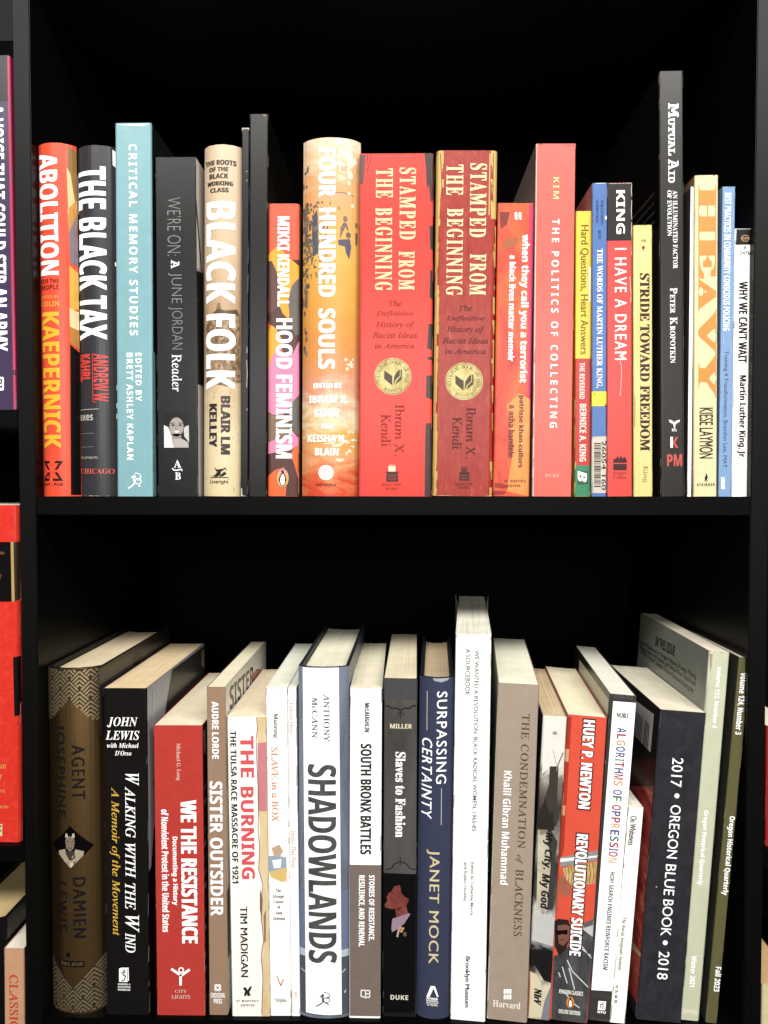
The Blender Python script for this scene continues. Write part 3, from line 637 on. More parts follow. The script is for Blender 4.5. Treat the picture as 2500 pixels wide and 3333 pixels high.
# 13 coral
b = U((1745, 1874, 467, 1733, 1859, 1622), 0.000, cover='#fb7468', D=0.160, corner=0.0007, left='#8c7a78', label='tall plain coral paperback with thin widely spaced white capitals')
b.Ln([(1746.5, 469), (1734.5, 1621)], 4, '#f4dcd4', 1.2)
b.T('KIM', 1801, 577, 1820, 648, '#ffe6a0', f='b', sp=1.3); b.T('THE POLITICS OF COLLECTING', 1793, 713, 1817, 1395, WH, f='b', sp=1.5, off=-0.004); b.T('DUKE', 1775, 1542, 1820, 1553, '#ffc8bc', f='s', rot='h', sp=1.2); b.P([(1835, 472), (1873, 470), (1873, 474), (1856, 474)], '#e85a50', 1.2); b.done()

# 14 yellow red green
b = U((1874, 1927, 687, 1871, 1921, 1622), 0.004, cover='#f7de55', D=0.135, corner=0.0008, label='slim paperback banded yellow, red and green, between the coral and the blue books')
b.B(1167, 1515, mat('#d0403a')); b.B(1515, 1622, mat('#3e9068'))
b.T('Hard Questions, Heart Answers', 1886, 733, 1915, 1154, '#7c6418', f='r', emb=0.6); b.T('THE REVEREND', 1886, 1180, 1903, 1299, '#fbe8dc', emb=0.8); b.T('BERNICE A. KING', 1886, 1314, 1908, 1503, '#fbe8dc', emb=1.2)
b.P([(1881, 1533), (1915, 1533), (1914, 1576), (1880, 1576)], '#3c5c50', 2); b.T('B', 1880, 1534, 1910, 1568, WH, f='bsi', rot='d', emb=3, lay=3); b.P([(1917, 868), (1922, 870), (1921, 985), (1918, 980)], WH); b.done()

# 15 blue with barcode
b = U((1929, 1976, 595, 1925, 1974, 1622), 0.001, cover='#5a80c0', D=0.140, corner=0.0008, left='#b08a80', label='slim blue paperback with a yellow band and a barcode sticker near its foot')
b.T('PHILOSOPHY/', 1955, 653, 1964, 732, '#2c4070', f='r'); b.T('INSPIRATION', 1940, 654, 1948, 724, '#2c4070', f='r'); b.T('$8.95', 1946, 749, 1956, 778, '#2c4070', f='r')
b.T('THE WORDS OF MARTIN LUTHER KING,', 1940, 810, 1961, 1264, WH, f='s'); b.B(1274, 1322, mat('#f4ec48'), lay=1.4); b.Ln([(1969, 1314), (1973, 1321), (1967, 1321)], 2, DRK); b.Ln([(1935, 1280), (1936, 1288)], 1.8, DRK)
b.P([(1932, 595), (1976, 593), (1975, 598), (1940, 599)], '#e0e4e8', 1.5); b.E(1972, 709, 3, 7, '#e8ecf0', 1.5)
g = ([], [], [])
b.P([(1927, 1422), (1974, 1420), (1974, 1605), (1926, 1605)], mat_mottle([(0, '#c8bcae'), (1, '#efe6d8')], (60, 60, 60)), 1.8, into=g)
random.seed(9); y = 1442
while y < 1586:
    w_ = random.choice([1.2, 1.2, 2.4, 3.6]); b.P([(1934, y), (1956, y), (1955, y + w_), (1933, y + w_)], '#1c1816', 2.3, into=g); y += w_ + random.choice([1.4, 1.8, 2.6])
b.T('26054 160', 1958, 1434, 1972, 1596, '#1c1816', f='r', emb=1, lay=2.3, into=g); b.part('barcode_sticker', g); scuff(b, 1925, 1974, 1621); b.done()

# 16 black over red
b = U((1976, 2057, 595, 1976, 2058, 1622), 0.002, cover='#f0544c', D=0.140, corner=0.0009, left='#2a2422', right='#2a2422', label='paperback black above and salmon red below, with white capitals down both halves')
b.B(594, 783, mat('#2e2826')); b.T('KING', 2006, 620, 2034, 761, WH, emb=1); b.T('I HAVE A DREAM', 2001, 808, 2039, 1172, WH, f='r', sp=1.25, emb=1.2)
for y0, y1 in ((598, 640), (650, 715), (722, 784), (790, 830)): b.Ln([(2056, y0), (2054.5, (y0 + y1) / 2), (2056, y1)], 2, '#f0e6dc', 2)
b.Ln([(2050, 900), (2054, 960), (2053, 985)], 2, '#f6d0c8', 2); b.Ln([(2018, 1174), (2022, 1190), (2023, 1225), (2018, 1290)], 2, '#fbd8d0', 2); b.P([(1978, 596), (2056, 593), (2056, 597), (1990, 599)], '#cfc6bc', 1.8)
b.P([(1996, 1506), (1997, 1494), (2006, 1492), (2010, 1484), (2016, 1494), (2020, 1482), (2028, 1494), (2031, 1486), (2040, 1496), (2040, 1506)], '#4a1f20'); b.P([(1996, 1510), (2040, 1510), (2040, 1530), (1996, 1530)], '#4a1f20'); b.T('Harper', 1996, 1534, 2039, 1547, '#8c2a26', f='u', rot='h'); b.T('Collins', 1996, 1547, 2039, 1559, '#8c2a26', f='u', rot='h'); scuff(b, 1976, 2058, 1621); b.done()

# 17 pale yellow
b = U((2062, 2122, 733, 2061, 2126, 1621), 0.003, cover='#f5de90', D=0.118, corner=0.0012, left='#b09058', spine_mat=mat_mottle([(0, '#f2d480'), (0.6, '#f8e49c'), (1, '#fbeebc')], (60, 60, 14)), label='small pale yellow paperback with heavy black slab capitals')
b.T('STRIDE TOWARD FREEDOM', 2083, 889, 2115, 1470, '#3a2a16', f='s', emb=1.8); b.T('P16', 2088, 779, 2102, 788, '#5a4420', f='s', rot='h'); b.E(2094, 806, 5, 5, '#c8482a'); b.Ln([(2094, 800), (2094, 818)], 2, '#c8482a'); b.T('King', 2089, 1516, 2110, 1571, '#a08448', f='u'); b.Ln([(2067, 1290), (2066, 1390)], 3, '#c8a860', 1.3); scuff(b, 2061, 2126, 1620); b.done()

# 18 tall black
b = U((2146, 2223, 231, 2151, 2230, 1621), 0.000, cover='#3a3836', D=0.175, corner=0.0014, left='#1a1919', right='#1c1a1a', label='tallest book, black with white small capitals, a white moth and red initials at its foot')
b.T('M', 2175, 337, 2208, 382, WH, f='m', emb=3); b.T('UTUAL', 2175, 386, 2196, 505, WH, f='m', emb=3); b.T('A', 2175, 520, 2208, 552, WH, f='m', emb=3); b.T('ID', 2175, 557, 2196, 594, WH, f='m', emb=3)
b.T('AN ILLUMINATED FACTOR', 2190, 620, 2205, 875, WH, f='s'); b.T('OF EVOLUTION', 2172, 620, 2186, 769, WH, f='s'); b.T('P', 2181, 937, 2204, 956, WH, f='s'); b.T('ETER', 2181, 958, 2197, 1020, WH, f='s'); b.T('K', 2181, 1032, 2204, 1058, WH, f='s'); b.T('ROPOTKIN', 2181, 1060, 2198, 1183, WH, f='s')
b.P([(2177, 1366), (2190, 1370), (2194, 1376), (2200, 1370), (2213, 1366), (2210, 1374), (2198, 1380), (2197, 1390), (2195, 1394), (2193, 1390), (2192, 1380), (2180, 1375)], WH); b.Ln([(2186, 1384), (2190, 1378)], 1.5, '#8a8886'); b.Ln([(2204, 1384), (2200, 1378)], 1.5, '#8a8886')
b.T('BTL', 2187, 1395, 2203, 1404, WH, rot='h'); b.P([(2182, 1422), (2190, 1422), (2190, 1457), (2182, 1457)], WH); b.P([(2200, 1422), (2207, 1422), (2197, 1440), (2208, 1458), (2200, 1458), (2190, 1440)], '#e05a50'); b.T('PM', 2171, 1478, 2220, 1518, '#d8605a', rot='h', emb=1)
gy = mat('#4a4845', 0.5)
for i in range(10): z = b.h - 0.075 - 0.0062 * i; b.SP('L', [(0.010, z), (0.105 + 0.004 * (i % 3), z), (0.105 + 0.004 * (i % 3), z + 0.0017), (0.010, z + 0.0017)], gy)
scuff(b, 2151, 2230, 1620); b.done()

# 19 white sliver
b = U((2250, 2260, 608, 2236, 2251, 1622), 0.003, cover='#ffffff', D=0.145, corner=0.0004, left='#5c5058', label='very thin white book between the tall black book and the yellow one')
b.done()
# 20 yellow and orange
b = U((2262, 2338, 570, 2257, 2334, 1622), 0.001, cover='#f7ebba', D=0.145, corner=0.0012, left='#b59070', label='pale yellow paperback with huge orange slab capitals and thin black name below')
OG = mat('#ef9e50', 0.5)
y = 606
for ch, y1 in (('H', 768), ('E', 906), ('A', 1010), ('V', 1152), ('Y', 1290)): b.T(ch, 2273, y + 2, 2331, y1 - 4, OG, f='s', emb=14); y = y1
b.T('KIESE LAYMON', 2276, 1326, 2321, 1493, '#3a3020', f='r', emb=0.8); b.P([(2298, 1539), (2304, 1552), (2301, 1562), (2296, 1564), (2293, 1556), (2296, 1550)], DRK); b.Ln([(2292, 1564), (2298, 1566), (2304, 1564)], 1.6, DRK); b.T('SCRIBNER', 2268, 1573, 2327, 1582, '#3a3020', rot='h', sp=1.3); b.done()
# 21 blue
b = U((2352, 2394, 607, 2339, 2379, 1622), 0.002, cover='#8db0dc', D=0.150, corner=0.0006, left='#7690b8', label='slim light blue paperback with condensed white capitals, second from the right')
b.T('BEST PRACTICES IN COMMUNITY CONSCIOUS POLICING', 2356, 628, 2377, 1078, WH); b.T('Training 4 Transformation, Brandon Lee, MAT', 2352, 1139, 2369, 1525, '#5c648c', f='r'); b.P([(2347, 1553), (2352, 1556), (2356, 1552), (2360, 1565), (2357, 1575), (2360, 1592), (2347, 1592)], WH)
b.Ln([(2353, 1086), (2355, 1120)], 1.5, '#c8dcf4'); b.done()
# 22 white
b = U((2392, 2446, 744, 2382, 2434, 1619), 0.002, cover='#fffdf6', D=0.110, corner=0.0009, label='short white paperback with black label on top, last on the upper shelf')
b.P([(2397, 747), (2443, 747), (2443, 796), (2395, 797)], '#262422'); b.ring(2425, 776, 11, 13.5, '#d8b088', 3, ky=0.8, n=24); b.T('SIGNET', 2413, 772, 2437, 780, '#d8b088', rot='h', lay=3); b.T('P', 2421, 802, 2428, 813, '#2a2622', rot='h'); b.T('2476', 2408, 818, 2441, 829, '#2a2622', f='r', rot='h', emb=0.6)
b.T("WHY WE CAN'T WAIT", 2404, 916, 2432, 1181, '#1c1a18', emb=1); b.T('Martin Luther King, Jr.', 2400, 1220, 2428, 1494, '#1c1a18', emb=1); b.Ln([(2394, 746), (2445, 745)], 2, '#e8e4da', 3); b.done()

# ================================================================== lower shelf
# 1 gilt hardcover
gold = mat('#d2a870', 0.29, 1.0, 0.12, 25.0); goldl = mat('#cdb488', 0.38, 0.9); pat = mat('#3c332c', 0.5)
b = Lw((136, 323, 2176, 156, 336, 3296), 0.001, hard=True, bulge=0.009, D=0.160, spine_mat=gold, boards='#262120', left='#2c2624', right='#3c3632', pages='#f0d9a6',
       label='thick hardcover in gold foil with zigzag pattern and diamond picture, first on the lower shelf')
def zig(b, ytop, ybot, apex, sidey, up):
    b.P([(136, ytop), (322, ytop), (324, sidey), apex, (140, sidey)] if up else [(150, sidey), apex, (334, sidey), (336, ybot), (156, ybot)], pat, 1.2)
    hw, hh = 31.5, 33; ax, ay = apex; sg = -1 if up else 1; xl, xr = (138, 321) if up else (153, 335)
    def clip(p0, p1):
        (xa_, ya_), (xb_, yb_) = p0, p1; t0, t1 = 0.0, 1.0
        for p, d, lo, hi in ((xa_, xb_ - xa_, xl, xr), (ya_, yb_ - ya_, ytop + 2, ybot - 2)):
            if abs(d) < 1e-6: continue
            u, v = sorted(((lo - p) / d, (hi - p) / d)); t0, t1 = max(t0, u), min(t1, v)
        return None if t1 - t0 < 0.08 else [(xa_ + (xb_ - xa_) * t, ya_ + (yb_ - ya_) * t) for t in (t0, t1)]
    for r in range(-4, 9):
        for c_ in range(-5, 6):
            cx, cy = ax + c_ * hw * 2 + (hw if r % 2 else 0), ay + sg * hh * (r + 1)
            if sg * (cy - (ay - sg * abs(cx - ax) * hh / hw)) < hh * 0.98: continue
            for a in (0.84, 0.42, 0.0, -0.42):
                t = (1 + a) / 2 * 0.92
                for sx in (-1, 1):
                    e = clip((cx, cy - a * hh), (cx + sx * t * hw, cy - a * hh + t * hh))
                    if e: b.Ln(e, 5.2, goldl, 1.6)
zig(b, 2178, 2351, (226, 2280), 2354, True); zig(b, 3112, 3296, (238, 3218), 3112, False)
DK = mat('#1e1a18', 0.5)
b.T('AGENT', 234, 2426, 274, 2602, DK, f='r', sp=1.3, emb=3); b.T('JOSEPHINE', 174, 2360, 211, 2662, DK, f='r', sp=1.2, emb=3); b.T('DAMIEN', 239, 2856, 278, 3054, DK, f='r', sp=1.25, emb=3); b.T('LEWIS', 181, 2874, 217, 3032, DK, f='r', sp=1.3, emb=3)
b.P([(162, 2757), (228, 2689), (300, 2757), (230, 2830)], '#0e0c0c', 2)
for p, c in (([(212, 2740), (216, 2722), (240, 2722), (244, 2740), (240, 2762), (228, 2772), (216, 2762)], '#8c7c6c'), ([(212, 2726), (214, 2712), (220, 2716), (222, 2728)], '#d8cfc0'), ([(234, 2728), (236, 2714), (242, 2712), (244, 2726)], '#d8cfc0'),
             ([(188, 2772), (212, 2764), (214, 2780), (226, 2800), (240, 2782), (246, 2764), (272, 2772), (270, 2786), (230, 2826), (190, 2784)], '#b8a890'), ([(214, 2770), (242, 2770), (246, 2792), (230, 2802), (212, 2790)], '#4c443c'), ([(206, 2800), (230, 2808), (254, 2800), (231, 2825)], '#ddd0b8')): b.P(p, c, 2.5)
b.Ln([(216, 2738), (225, 2740)], 2, '#2a2420', 3); b.Ln([(233, 2740), (242, 2738)], 2, '#2a2420', 3); b.Ln([(222, 2760), (235, 2760)], 2, '#3a2a26', 3)
b.P([(191, 3127), (274, 3130), (274, 3149), (191, 3145)], '#1c1816', 2); b.T('PUBLIC AFFAIRS', 196, 3132, 270, 3143, '#8a7a60', f='i', rot='h', lay=3); b.P([(215, 3102), (227, 3103), (227, 3116), (215, 3115)], '#1c1816', 2)
b.SPx('R', [(321, 2173), (600, 2040), (600, 2200), (324, 2400)], '#4c4542', 1); b.SPx('R', [(432, 2145), (440, 2124), (458, 2120), (464, 2135), (450, 2160), (434, 2168)], '#2a2624', 2); b.done()

# 2 black with italic
b = Lw((336, 476, 2240, 346, 488, 3302), 0.001, cover='#231f20', right='#c4c8ce', D=0.152, pages='#f0cf94', pdark=0.8, corner=0.0016,
       label='black paperback with white italic capitals and yellow italic subtitle, brushed grey front cover')
b.T('JOHN', 349, 2334, 449, 2367, WH, f='bi', rot='h'); b.T('LEWIS', 344, 2378, 454, 2408, WH, f='bi', rot='h'); b.T('with Michael', 348, 2418, 452, 2434, WH, f='bi', rot='h'); b.T("D'Orso", 374, 2443, 428, 2459, WH, f='bi', rot='h')
for t, y0, y1, x1 in (('W', 2517, 2556, 452), ('ALKING', 2560, 2726, 441), ('WITH', 2744, 2858, 441), ('THE', 2874, 2960, 441), ('W', 2978, 3034, 453), ('IND', 3036, 3100, 441)): b.T(t, 408, y0, x1, y1, WH, f='i', emb=1.5)
b.T('A Memoir of the Movement', 358, 2560, 392, 3048, '#f0c04e', f='i', emb=1)
b.P([(388, 3152), (396, 3149), (419, 3149), (420, 3190), (414, 3196), (388, 3195)], WH); b.Ln([(402, 3156), (408, 3160), (400, 3172), (410, 3176), (404, 3190), (396, 3192)], 3.4, DK, 3); b.Ln([(394, 3166), (404, 3162)], 3, DK, 3); b.Ln([(416, 3152), (415, 3192)], 1.6, DK, 3)
for t, y in (('SIMON &', 3200), ('SCHUSTER', 3209), ('PAPERBACKS', 3218)): b.T(t, 384, y, 425, y + 6, WH, rot='h')
b.SPx('R', [(488, 3302), (476, 2850), (492, 2820), (500, 2700), (560, 2400), (700, 2300), (700, 2900)], '#1a1717', 1); b.SPx('R', [(497, 2560), (560, 2180), (680, 2090), (680, 2300), (520, 2480)], '#45423e', 1.5); b.SPx('R', [(655, 2120), (676, 2100), (672, 2170), (655, 2165)], '#8c8c88', 2); b.SPx('R', [(497, 2250), (505, 2245), (497, 2460), (490, 2500)], '#cfd6de', 2); b.done()

# 3 red
b = Lw((499, 659, 2361, 512, 668, 3309), 0.001, cover='#cc463e', right='#241e1e', D=0.150, pages='#f4e3ba', pdark=0.85, corner=0.0008, label='red paperback with white bold capitals and a small raised-arms figure')
b.T('Michael G. Long', 572, 2419, 588, 2540, '#f6dcd0', f='s'); b.T('WE THE RESISTANCE', 590, 2603, 642, 3072, WH, emb=4); b.T('Documenting a History', 558, 2722, 580, 2947, WH, emb=0.8); b.T('of Nonviolent Protest in the United States', 527, 2632, 551, 3036, WH, emb=0.8)
b.Ln([(558, 3153), (590, 3175)], 8, WH); b.Ln([(618, 3155), (590, 3175)], 8, WH); b.Ln([(588, 3172), (588, 3207)], 8, WH); b.ring(590, 3157, 5.5, 9.5, WH); b.T('CITY', 570, 3221, 608, 3231, '#f8e0d4', f='u', rot='h', emb=.6); b.T('LIGHTS', 559, 3238, 619, 3250, '#f8e0d4', f='u', rot='h', emb=.6)
b.SPx('R', [(661, 2378), (668, 2372), (671, 2460), (664, 2450)], '#8a8480', 1.5)
for i in range(16): y = 2560 + i * 46; b.SPx('R', [(664, y), (671, y - 16), (672, y - 4), (665, y + 16)], ['#6c5c5c', '#8c7c80', '#4c4040'][i % 3], 1.5)
b.done()

# 4 brown
b = Lw((673, 733, 2236, 681, 742, 3305), 0.002, cover='#ac8d76', right='#fbf9ec', D=0.156, pages='#f6eabe', pdark=0.85, corner=0.0008, label='slim taupe brown paperback with white capitals, cream front cover showing black letters')
b.T('AUDRE LORDE', 690, 2283, 712, 2470, WH, emb=1); b.T('SISTER OUTSIDER', 684, 2541, 726, 2984, WH, emb=1.5)
for a in (45, 135, 225, 315):
    c_, s_ = math.cos(math.radians(a)), math.sin(math.radians(a)); b.E(709 + 8 * c_, 3214 + 8 * s_, 6, 6, WH, n=12)
b.Ln([(698, 3203), (720, 3225)], 2, '#9a7d68', 3); b.Ln([(720, 3203), (698, 3225)], 2, '#9a7d68', 3); b.T('CROSSING', 686, 3231, 732, 3247, WH, rot='h'); b.T('PRESS', 696, 3250, 723, 3266, WH, rot='h')
b.STx('R', 'SISTER', (748, 2312), (826, 2228), 0.016, '#4a3c30', 'b')
b.SPx('R', [(820, 2220), (822, 2196), (834, 2178), (848, 2178), (852, 2188), (846, 2204)], '#b04a38', 1.5); b.SPx('R', [(735, 2420), (741, 2400), (744, 2560), (737, 2560)], '#f4ecc8', 1.5); b.SPx('R', [(739, 2900), (746, 2880), (748, 3100), (742, 3120)], '#7c6858', 1.5); b.done()

# 5 white, pink capitals
tan = mat_mottle([(0, '#e8c890'), (0.6, '#f6dfb4'), (1, '#fcebcc')], (60, 60, 30))
b = Lw((738, 866, 2332, 756, 880, 3309), 0.001, cover='#fffaf0', right='#efd7a8', D=0.138, pages='#f8e0b4', pdark=0.85, corner=0.0012, label='white paperback with coral pink title, torn tan paper strip down its right edge')
b.P([(836, 2332), (866, 2332), (880, 3308), (852, 3308), (856, 3170), (852, 3120), (858, 3050), (848, 2990), (850, 2930), (858, 2880), (842, 2830), (846, 2700), (838, 2600), (840, 2500), (838, 2420)], tan, 1.2)
b.P([(838, 2418), (866, 2416), (868, 2560), (868, 2640), (842, 2640), (839, 2500)], '#e0909a', 1.4); b.P([(852, 2900), (866, 2890), (874, 2960), (872, 3060), (862, 3040), (856, 2980)], '#f4dcae', 1.6); b.P([(846, 2890), (856, 2930), (852, 2990), (846, 2960)], '#9c7c74', 1.7); b.P([(858, 2980), (866, 2960), (866, 3060), (860, 3070)], '#a48474', 1.7)
b.Ln([(835, 2334), (838, 2370), (834, 2410), (837, 2500), (842, 2600), (840, 2690), (845, 2760), (842, 2830), (856, 2880), (848, 2940), (852, 3000), (858, 3060), (850, 3110), (856, 3180), (852, 3300)], 2, '#6a4a3c', 2)
b.T('THE', 783, 2396, 826, 2530, '#f0646c', emb=2); b.T('BURNING', 785, 2560, 828, 2862, '#f0646c', emb=2); b.T('THE TULSA RACE MASSACRE OF 1921', 753, 2377, 773, 2878, '#3a3634', emb=0.6); b.T('TIM MADIGAN', 783, 2948, 807, 3182, '#3a3634', f='r', emb=1.6)
b.P([(794, 3240), (798, 3225), (790, 3216), (800, 3212), (806, 3222), (814, 3210), (820, 3209), (816, 3222), (812, 3228), (816, 3240), (806, 3242), (804, 3234), (800, 3242)], '#3a3a3c'); b.T("ST MARTIN'S", 769, 3254, 842, 3261, '#4a4440', rot='h', sp=1.2); b.T('GRIFFIN', 784, 3268, 828, 3275, '#4a4440', rot='h', sp=1.2); b.done()

# 6 white with figure patch
b = Lw((865, 934, 2238, 880, 949, 3306), 0.002, cover='#fffefa', right='#ece6dc', left='#f6efdc', D=0.149, pages='#fbf3d6', pdark=0.88, corner=0.0012, label='white paperback with faint orange capitals and a small blue and ochre picture patch')
b.T('Manring', 888, 2322, 905, 2402, '#5c4c3c', f='u', emb=1, off=.004); b.T('SLAVE in a BOX', 884, 2431, 906, 2676, '#f0a67c', f='u', emb=1.4, off=.004)
b.P([(875, 2786), (900, 2784), (932, 2790), (934, 2840), (876, 2836)], '#a8bcd0', 1.5); b.P([(876, 2838), (934, 2822), (934, 2868), (916, 2870), (884, 2856)], '#f2cf86', 1.6); b.P([(884, 2760), (910, 2748), (922, 2770), (912, 2788), (892, 2786)], '#d8b89c', 1.6); b.P([(886, 2800), (916, 2796), (914, 2824), (892, 2826)], '#fdf8f0', 1.7)
for t, x0, x1, y0, y1 in (('The', 898, 915, 2892, 2904), ('Strange', 888, 925, 2911, 2925), ('Career', 891, 923, 2929, 2940), ('of', 903, 913, 2946, 2957), ('Aunt', 897, 919, 2965, 2976), ('Jemima', 889, 928, 2983, 2995)): b.T(t, x0, y0, x1, y1, '#6c5a4a', f='s', rot='h', emb=.3)
b.Ln([(902, 3177), (914, 3208), (923, 3185)], 4, '#f0a078'); b.T('Virginia', 895, 3248, 933, 3264, '#7c6c5c', f='s', rot='h'); b.done()

# 7 thin white
b = Lw((934, 965, 2240, 950, 976, 3304), 0.002, cover='#fbf9f6', right='#e8e4e2', D=0.146, pages='#f8f2dc', pdark=0.9, corner=0.0009, label='thin white booklet with barely legible pink and grey lettering, against the blue-grey hardcover')
b.T('Dakota Main', 943, 2286, 955, 2390, '#a8a4a2', f='u', off=.006); b.T('Inside This Press', 948, 2703, 964, 2825, '#e8a8ac', f='u', off=.006); b.T('agency', 959, 3228, 966, 3250, '#d88a94', f='i'); b.done()

# 8 blue-grey jacket, white label
jk = mat_mottle([(0, '#5c6270'), (0.5, '#7c8494'), (1, '#949cae')], (50, 50, 9))
b = Lw((966, 1137, 2172, 976, 1136, 3306), 0.000, hard=True, bulge=0.0042, yaw=1.0, D=0.168, cover='#6c7484', spine_mat=jk, left='#4c5260', right='#585e6c', boards='#343840', pages='#f7ecc8', label='thick blue-grey hardcover with wide white spine label and huge charcoal capitals')
b.B(3095, 3118, mat('#c8d8e4'), lay=1); b.B(2900, 3095, mat('#7884a4'), lay=0.8); b.B(3118, 3306, mat('#59606c'), lay=1)
b.P([(984, 2174), (1102, 2174), (1112, 3306), (995, 3300)], mat('#ffffff', 0.5, 0, 0.04), 1.6)
CH = mat_mottle([(0, '#4a4a4a'), (0.5, '#5a5a5a'), (0.97, '#666666'), (1, '#e8e8e8')], (90, 90, 90), lo=0.25, hi=0.8)
b.T('ANTHONY', 1053, 2258, 1073, 2415, '#5c5a58', f='u', off=0.006, emb=.8, lay=2.4); b.T('McCANN', 1015, 2270, 1034, 2403, '#5c5a58', f='u', off=0.006, emb=.8, lay=2.4)
b.T('SHADOWLANDS', 1002, 2485, 1096, 3141, CH, f='b', emb=3, lay=2.4)
def run2(): runner(b, 1028, 3230, 1077, 3277, mat('#5c5c70'))
run2(); b.Ln([(978, 3160), (992, 3168)], 4, '#c8d0e0', 1.4); b.Ln([(1112, 3170), (1124, 3160)], 4, '#c8d0e0', 1.4); b.P([(1118, 3236), (1127, 3226), (1122, 3238)], '#f0f0f0', 1.4); b.done()

# 9 white over brown
b = Lw((1137, 1246, 2241, 1138, 1236, 3307), 0.001, cover='#fffefa', right='#3c4450', left='#dcd8cc', D=0.154, pages='#f3e8c2', pdark=0.88, corner=0.0010, label='white paperback whose lower half is brown, with condensed charcoal and white capitals')
b.B(2815, 3307, mat('#877870')); b.T('McLAUGHLIN', 1187, 2288, 1203, 2383, '#4a4a4c', emb=.8); b.T('SOUTH BRONX BATTLES', 1173, 2419, 1209, 2783, '#3c3c3e', emb=1.5)
b.T('STORIES OF RESISTANCE,', 1198, 2846, 1219, 3064, WH, emb=.5); b.T('RESILIENCE, AND RENEWAL', 1165, 2846, 1187, 3083, WH, emb=.5)
for pts in ([(1176, 3222), (1204, 3224), (1203, 3246), (1175, 3243), (1176, 3222)], [(1190, 3223), (1190, 3250)], [(1190, 3234), (1204, 3235)]): b.Ln(pts, 3, WH)
b.Ln([(1138, 2818), (1139, 3306)], 2, '#d8d0c8', 1.5); b.done()

# 10 dark with portrait
b = Lw((1245, 1362, 2208, 1249, 1352, 3297), 0.003, cover='#2a292a', D=0.160, yaw=1.2, pages='#efe0b2', pdark=0.72, corner=0.0016, left='#3a3a3c', right='#2a2a2c', label='charcoal paperback with white slab title and a painted face in profile on its spine')
b.B(2209, 2278, mat('#535254')); gp = mat_mottle([(0, '#4a4846'), (0.5, '#5a5754'), (1, '#686460')], (20, 20, 8)); b.P([(1252, 2278), (1357, 2278), (1354, 2845), (1249, 2841)], gp, 1.3)
OD = mat('#3a3432')
for s_ in (-1, 1):
    x = 1304; b.Ln([(x, 2312), (x + s_ * 14, 2304), (x + s_ * 28, 2306), (x + s_ * 42, 2296), (x + s_ * 50, 2298)], 5, OD); b.Ln([(x + s_ * 3, 2318), (x + s_ * 12, 2328)], 3, OD); b.Ln([(x - 1, 2804), (x + s_ * 20, 2812), (x + s_ * 30, 2826), (x + s_ * 48, 2830)], 4, OD)
b.Ln([(1304, 2310), (1304, 2336)], 3, OD); b.Ln([(1303, 2790), (1303, 2816)], 3, OD)
b.T('MILLER', 1270, 2356, 1341, 2371, '#f4ecc8', rot='h', emb=.6); b.T('Slaves to Fashion', 1287, 2446, 1320, 2727, WH, f='s', emb=1.4)
b.P([(1251, 2843), (1352, 2846), (1349, 3296), (1250, 3296)], '#191718', 1.2)
sk1 = mat_mottle([(0, '#6a3430'), (0.5, '#88463f'), (1, '#a05c52')], (40, 40, 60))
b.P([(1300, 2880), (1304, 2888), (1306, 2905), (1316, 2918), (1330, 2925), (1330, 2934), (1322, 2946), (1328, 2972), (1318, 2986), (1298, 2980), (1290, 2986), (1287, 2958), (1270, 2958), (1254, 2952), (1252, 2944), (1262, 2930), (1258, 2920), (1266, 2906), (1274, 2902), (1282, 2886)], sk1, 1.8)
b.Ln([(1272, 2908), (1284, 2906)], 2.4, '#3a1c1c', 2.2); b.Ln([(1254, 2946), (1264, 2948)], 2, '#5a2424', 2.2); b.P([(1288, 2960), (1310, 2950), (1300, 2964)], '#5c2a28', 2)
b.P([(1277, 2990), (1330, 2972), (1336, 2974), (1316, 3006), (1290, 3026), (1276, 3034), (1274, 3020)], '#a890a4', 2.1); b.P([(1296, 3020), (1304, 3012), (1296, 3050), (1290, 3048)], '#c8b4a8', 2.1)
for x, y in ((1302, 3018), (1311, 3022), (1306, 3030), (1299, 3028)): b.E(x, y, 5, 5, '#d8a47c', 2.4, n=10)
b.E(1318, 3040, 6, 8, '#6c6450', 2.3, n=10); b.T('DUKE', 1271, 3238, 1329, 3254, '#f4f0e0', rot='h', sp=1.1, emb=.5); b.done()

# 11 navy hardcover
b = Lw((1364, 1481, 2206, 1356, 1463, 3303), 0.001, hard=True, bulge=0.0045, D=0.146, yaw=2.5, cover='#42475f', left='#33363e', right='#3a3c40', boards='#2c2f36', pages='#e0c08c', pdark=0.7, head=0.004, label='navy hardcover with white title and gold capitals below, between the charcoal and tall white books')
b.T('SURPASSING', 1421, 2250, 1454, 2553, WH, f='r', sp=1.15, emb=1.1); b.Ln([(1391, 2250), (1390, 2378)], 2, '#e0dcd0'); b.T('CERTAINTY', 1373, 2402, 1406, 2668, WH, f='r', sp=1.15, shear=0.22, emb=1); b.Ln([(1437, 2566), (1436, 2686)], 2, '#e0dcd0')
b.T('JANET MOCK', 1387, 2762, 1429, 3143, '#f0dfb4', f='r', sp=1.1, emb=1.1)
b.P([(1402, 3209), (1414, 3209), (1398, 3246), (1388, 3246)], WH); b.P([(1412, 3210), (1416, 3210), (1428, 3246), (1422, 3244), (1411, 3216)], WH); b.T('ATRIA', 1388, 3247, 1425, 3254, WH, rot='h', emb=.8); b.T('BOOKS', 1388, 3255, 1425, 3261, WH, rot='h'); b.Ln([(1387, 3264), (1428, 3265)], 1.6, WH); b.T('15 YEARS', 1389, 3268, 1424, 3274, WH, f='b', rot='h'); b.P([(1408, 2208), (1464, 2208), (1456, 2216), (1436, 2221), (1414, 2216)], '#b8bac4', 1.5); b.done()

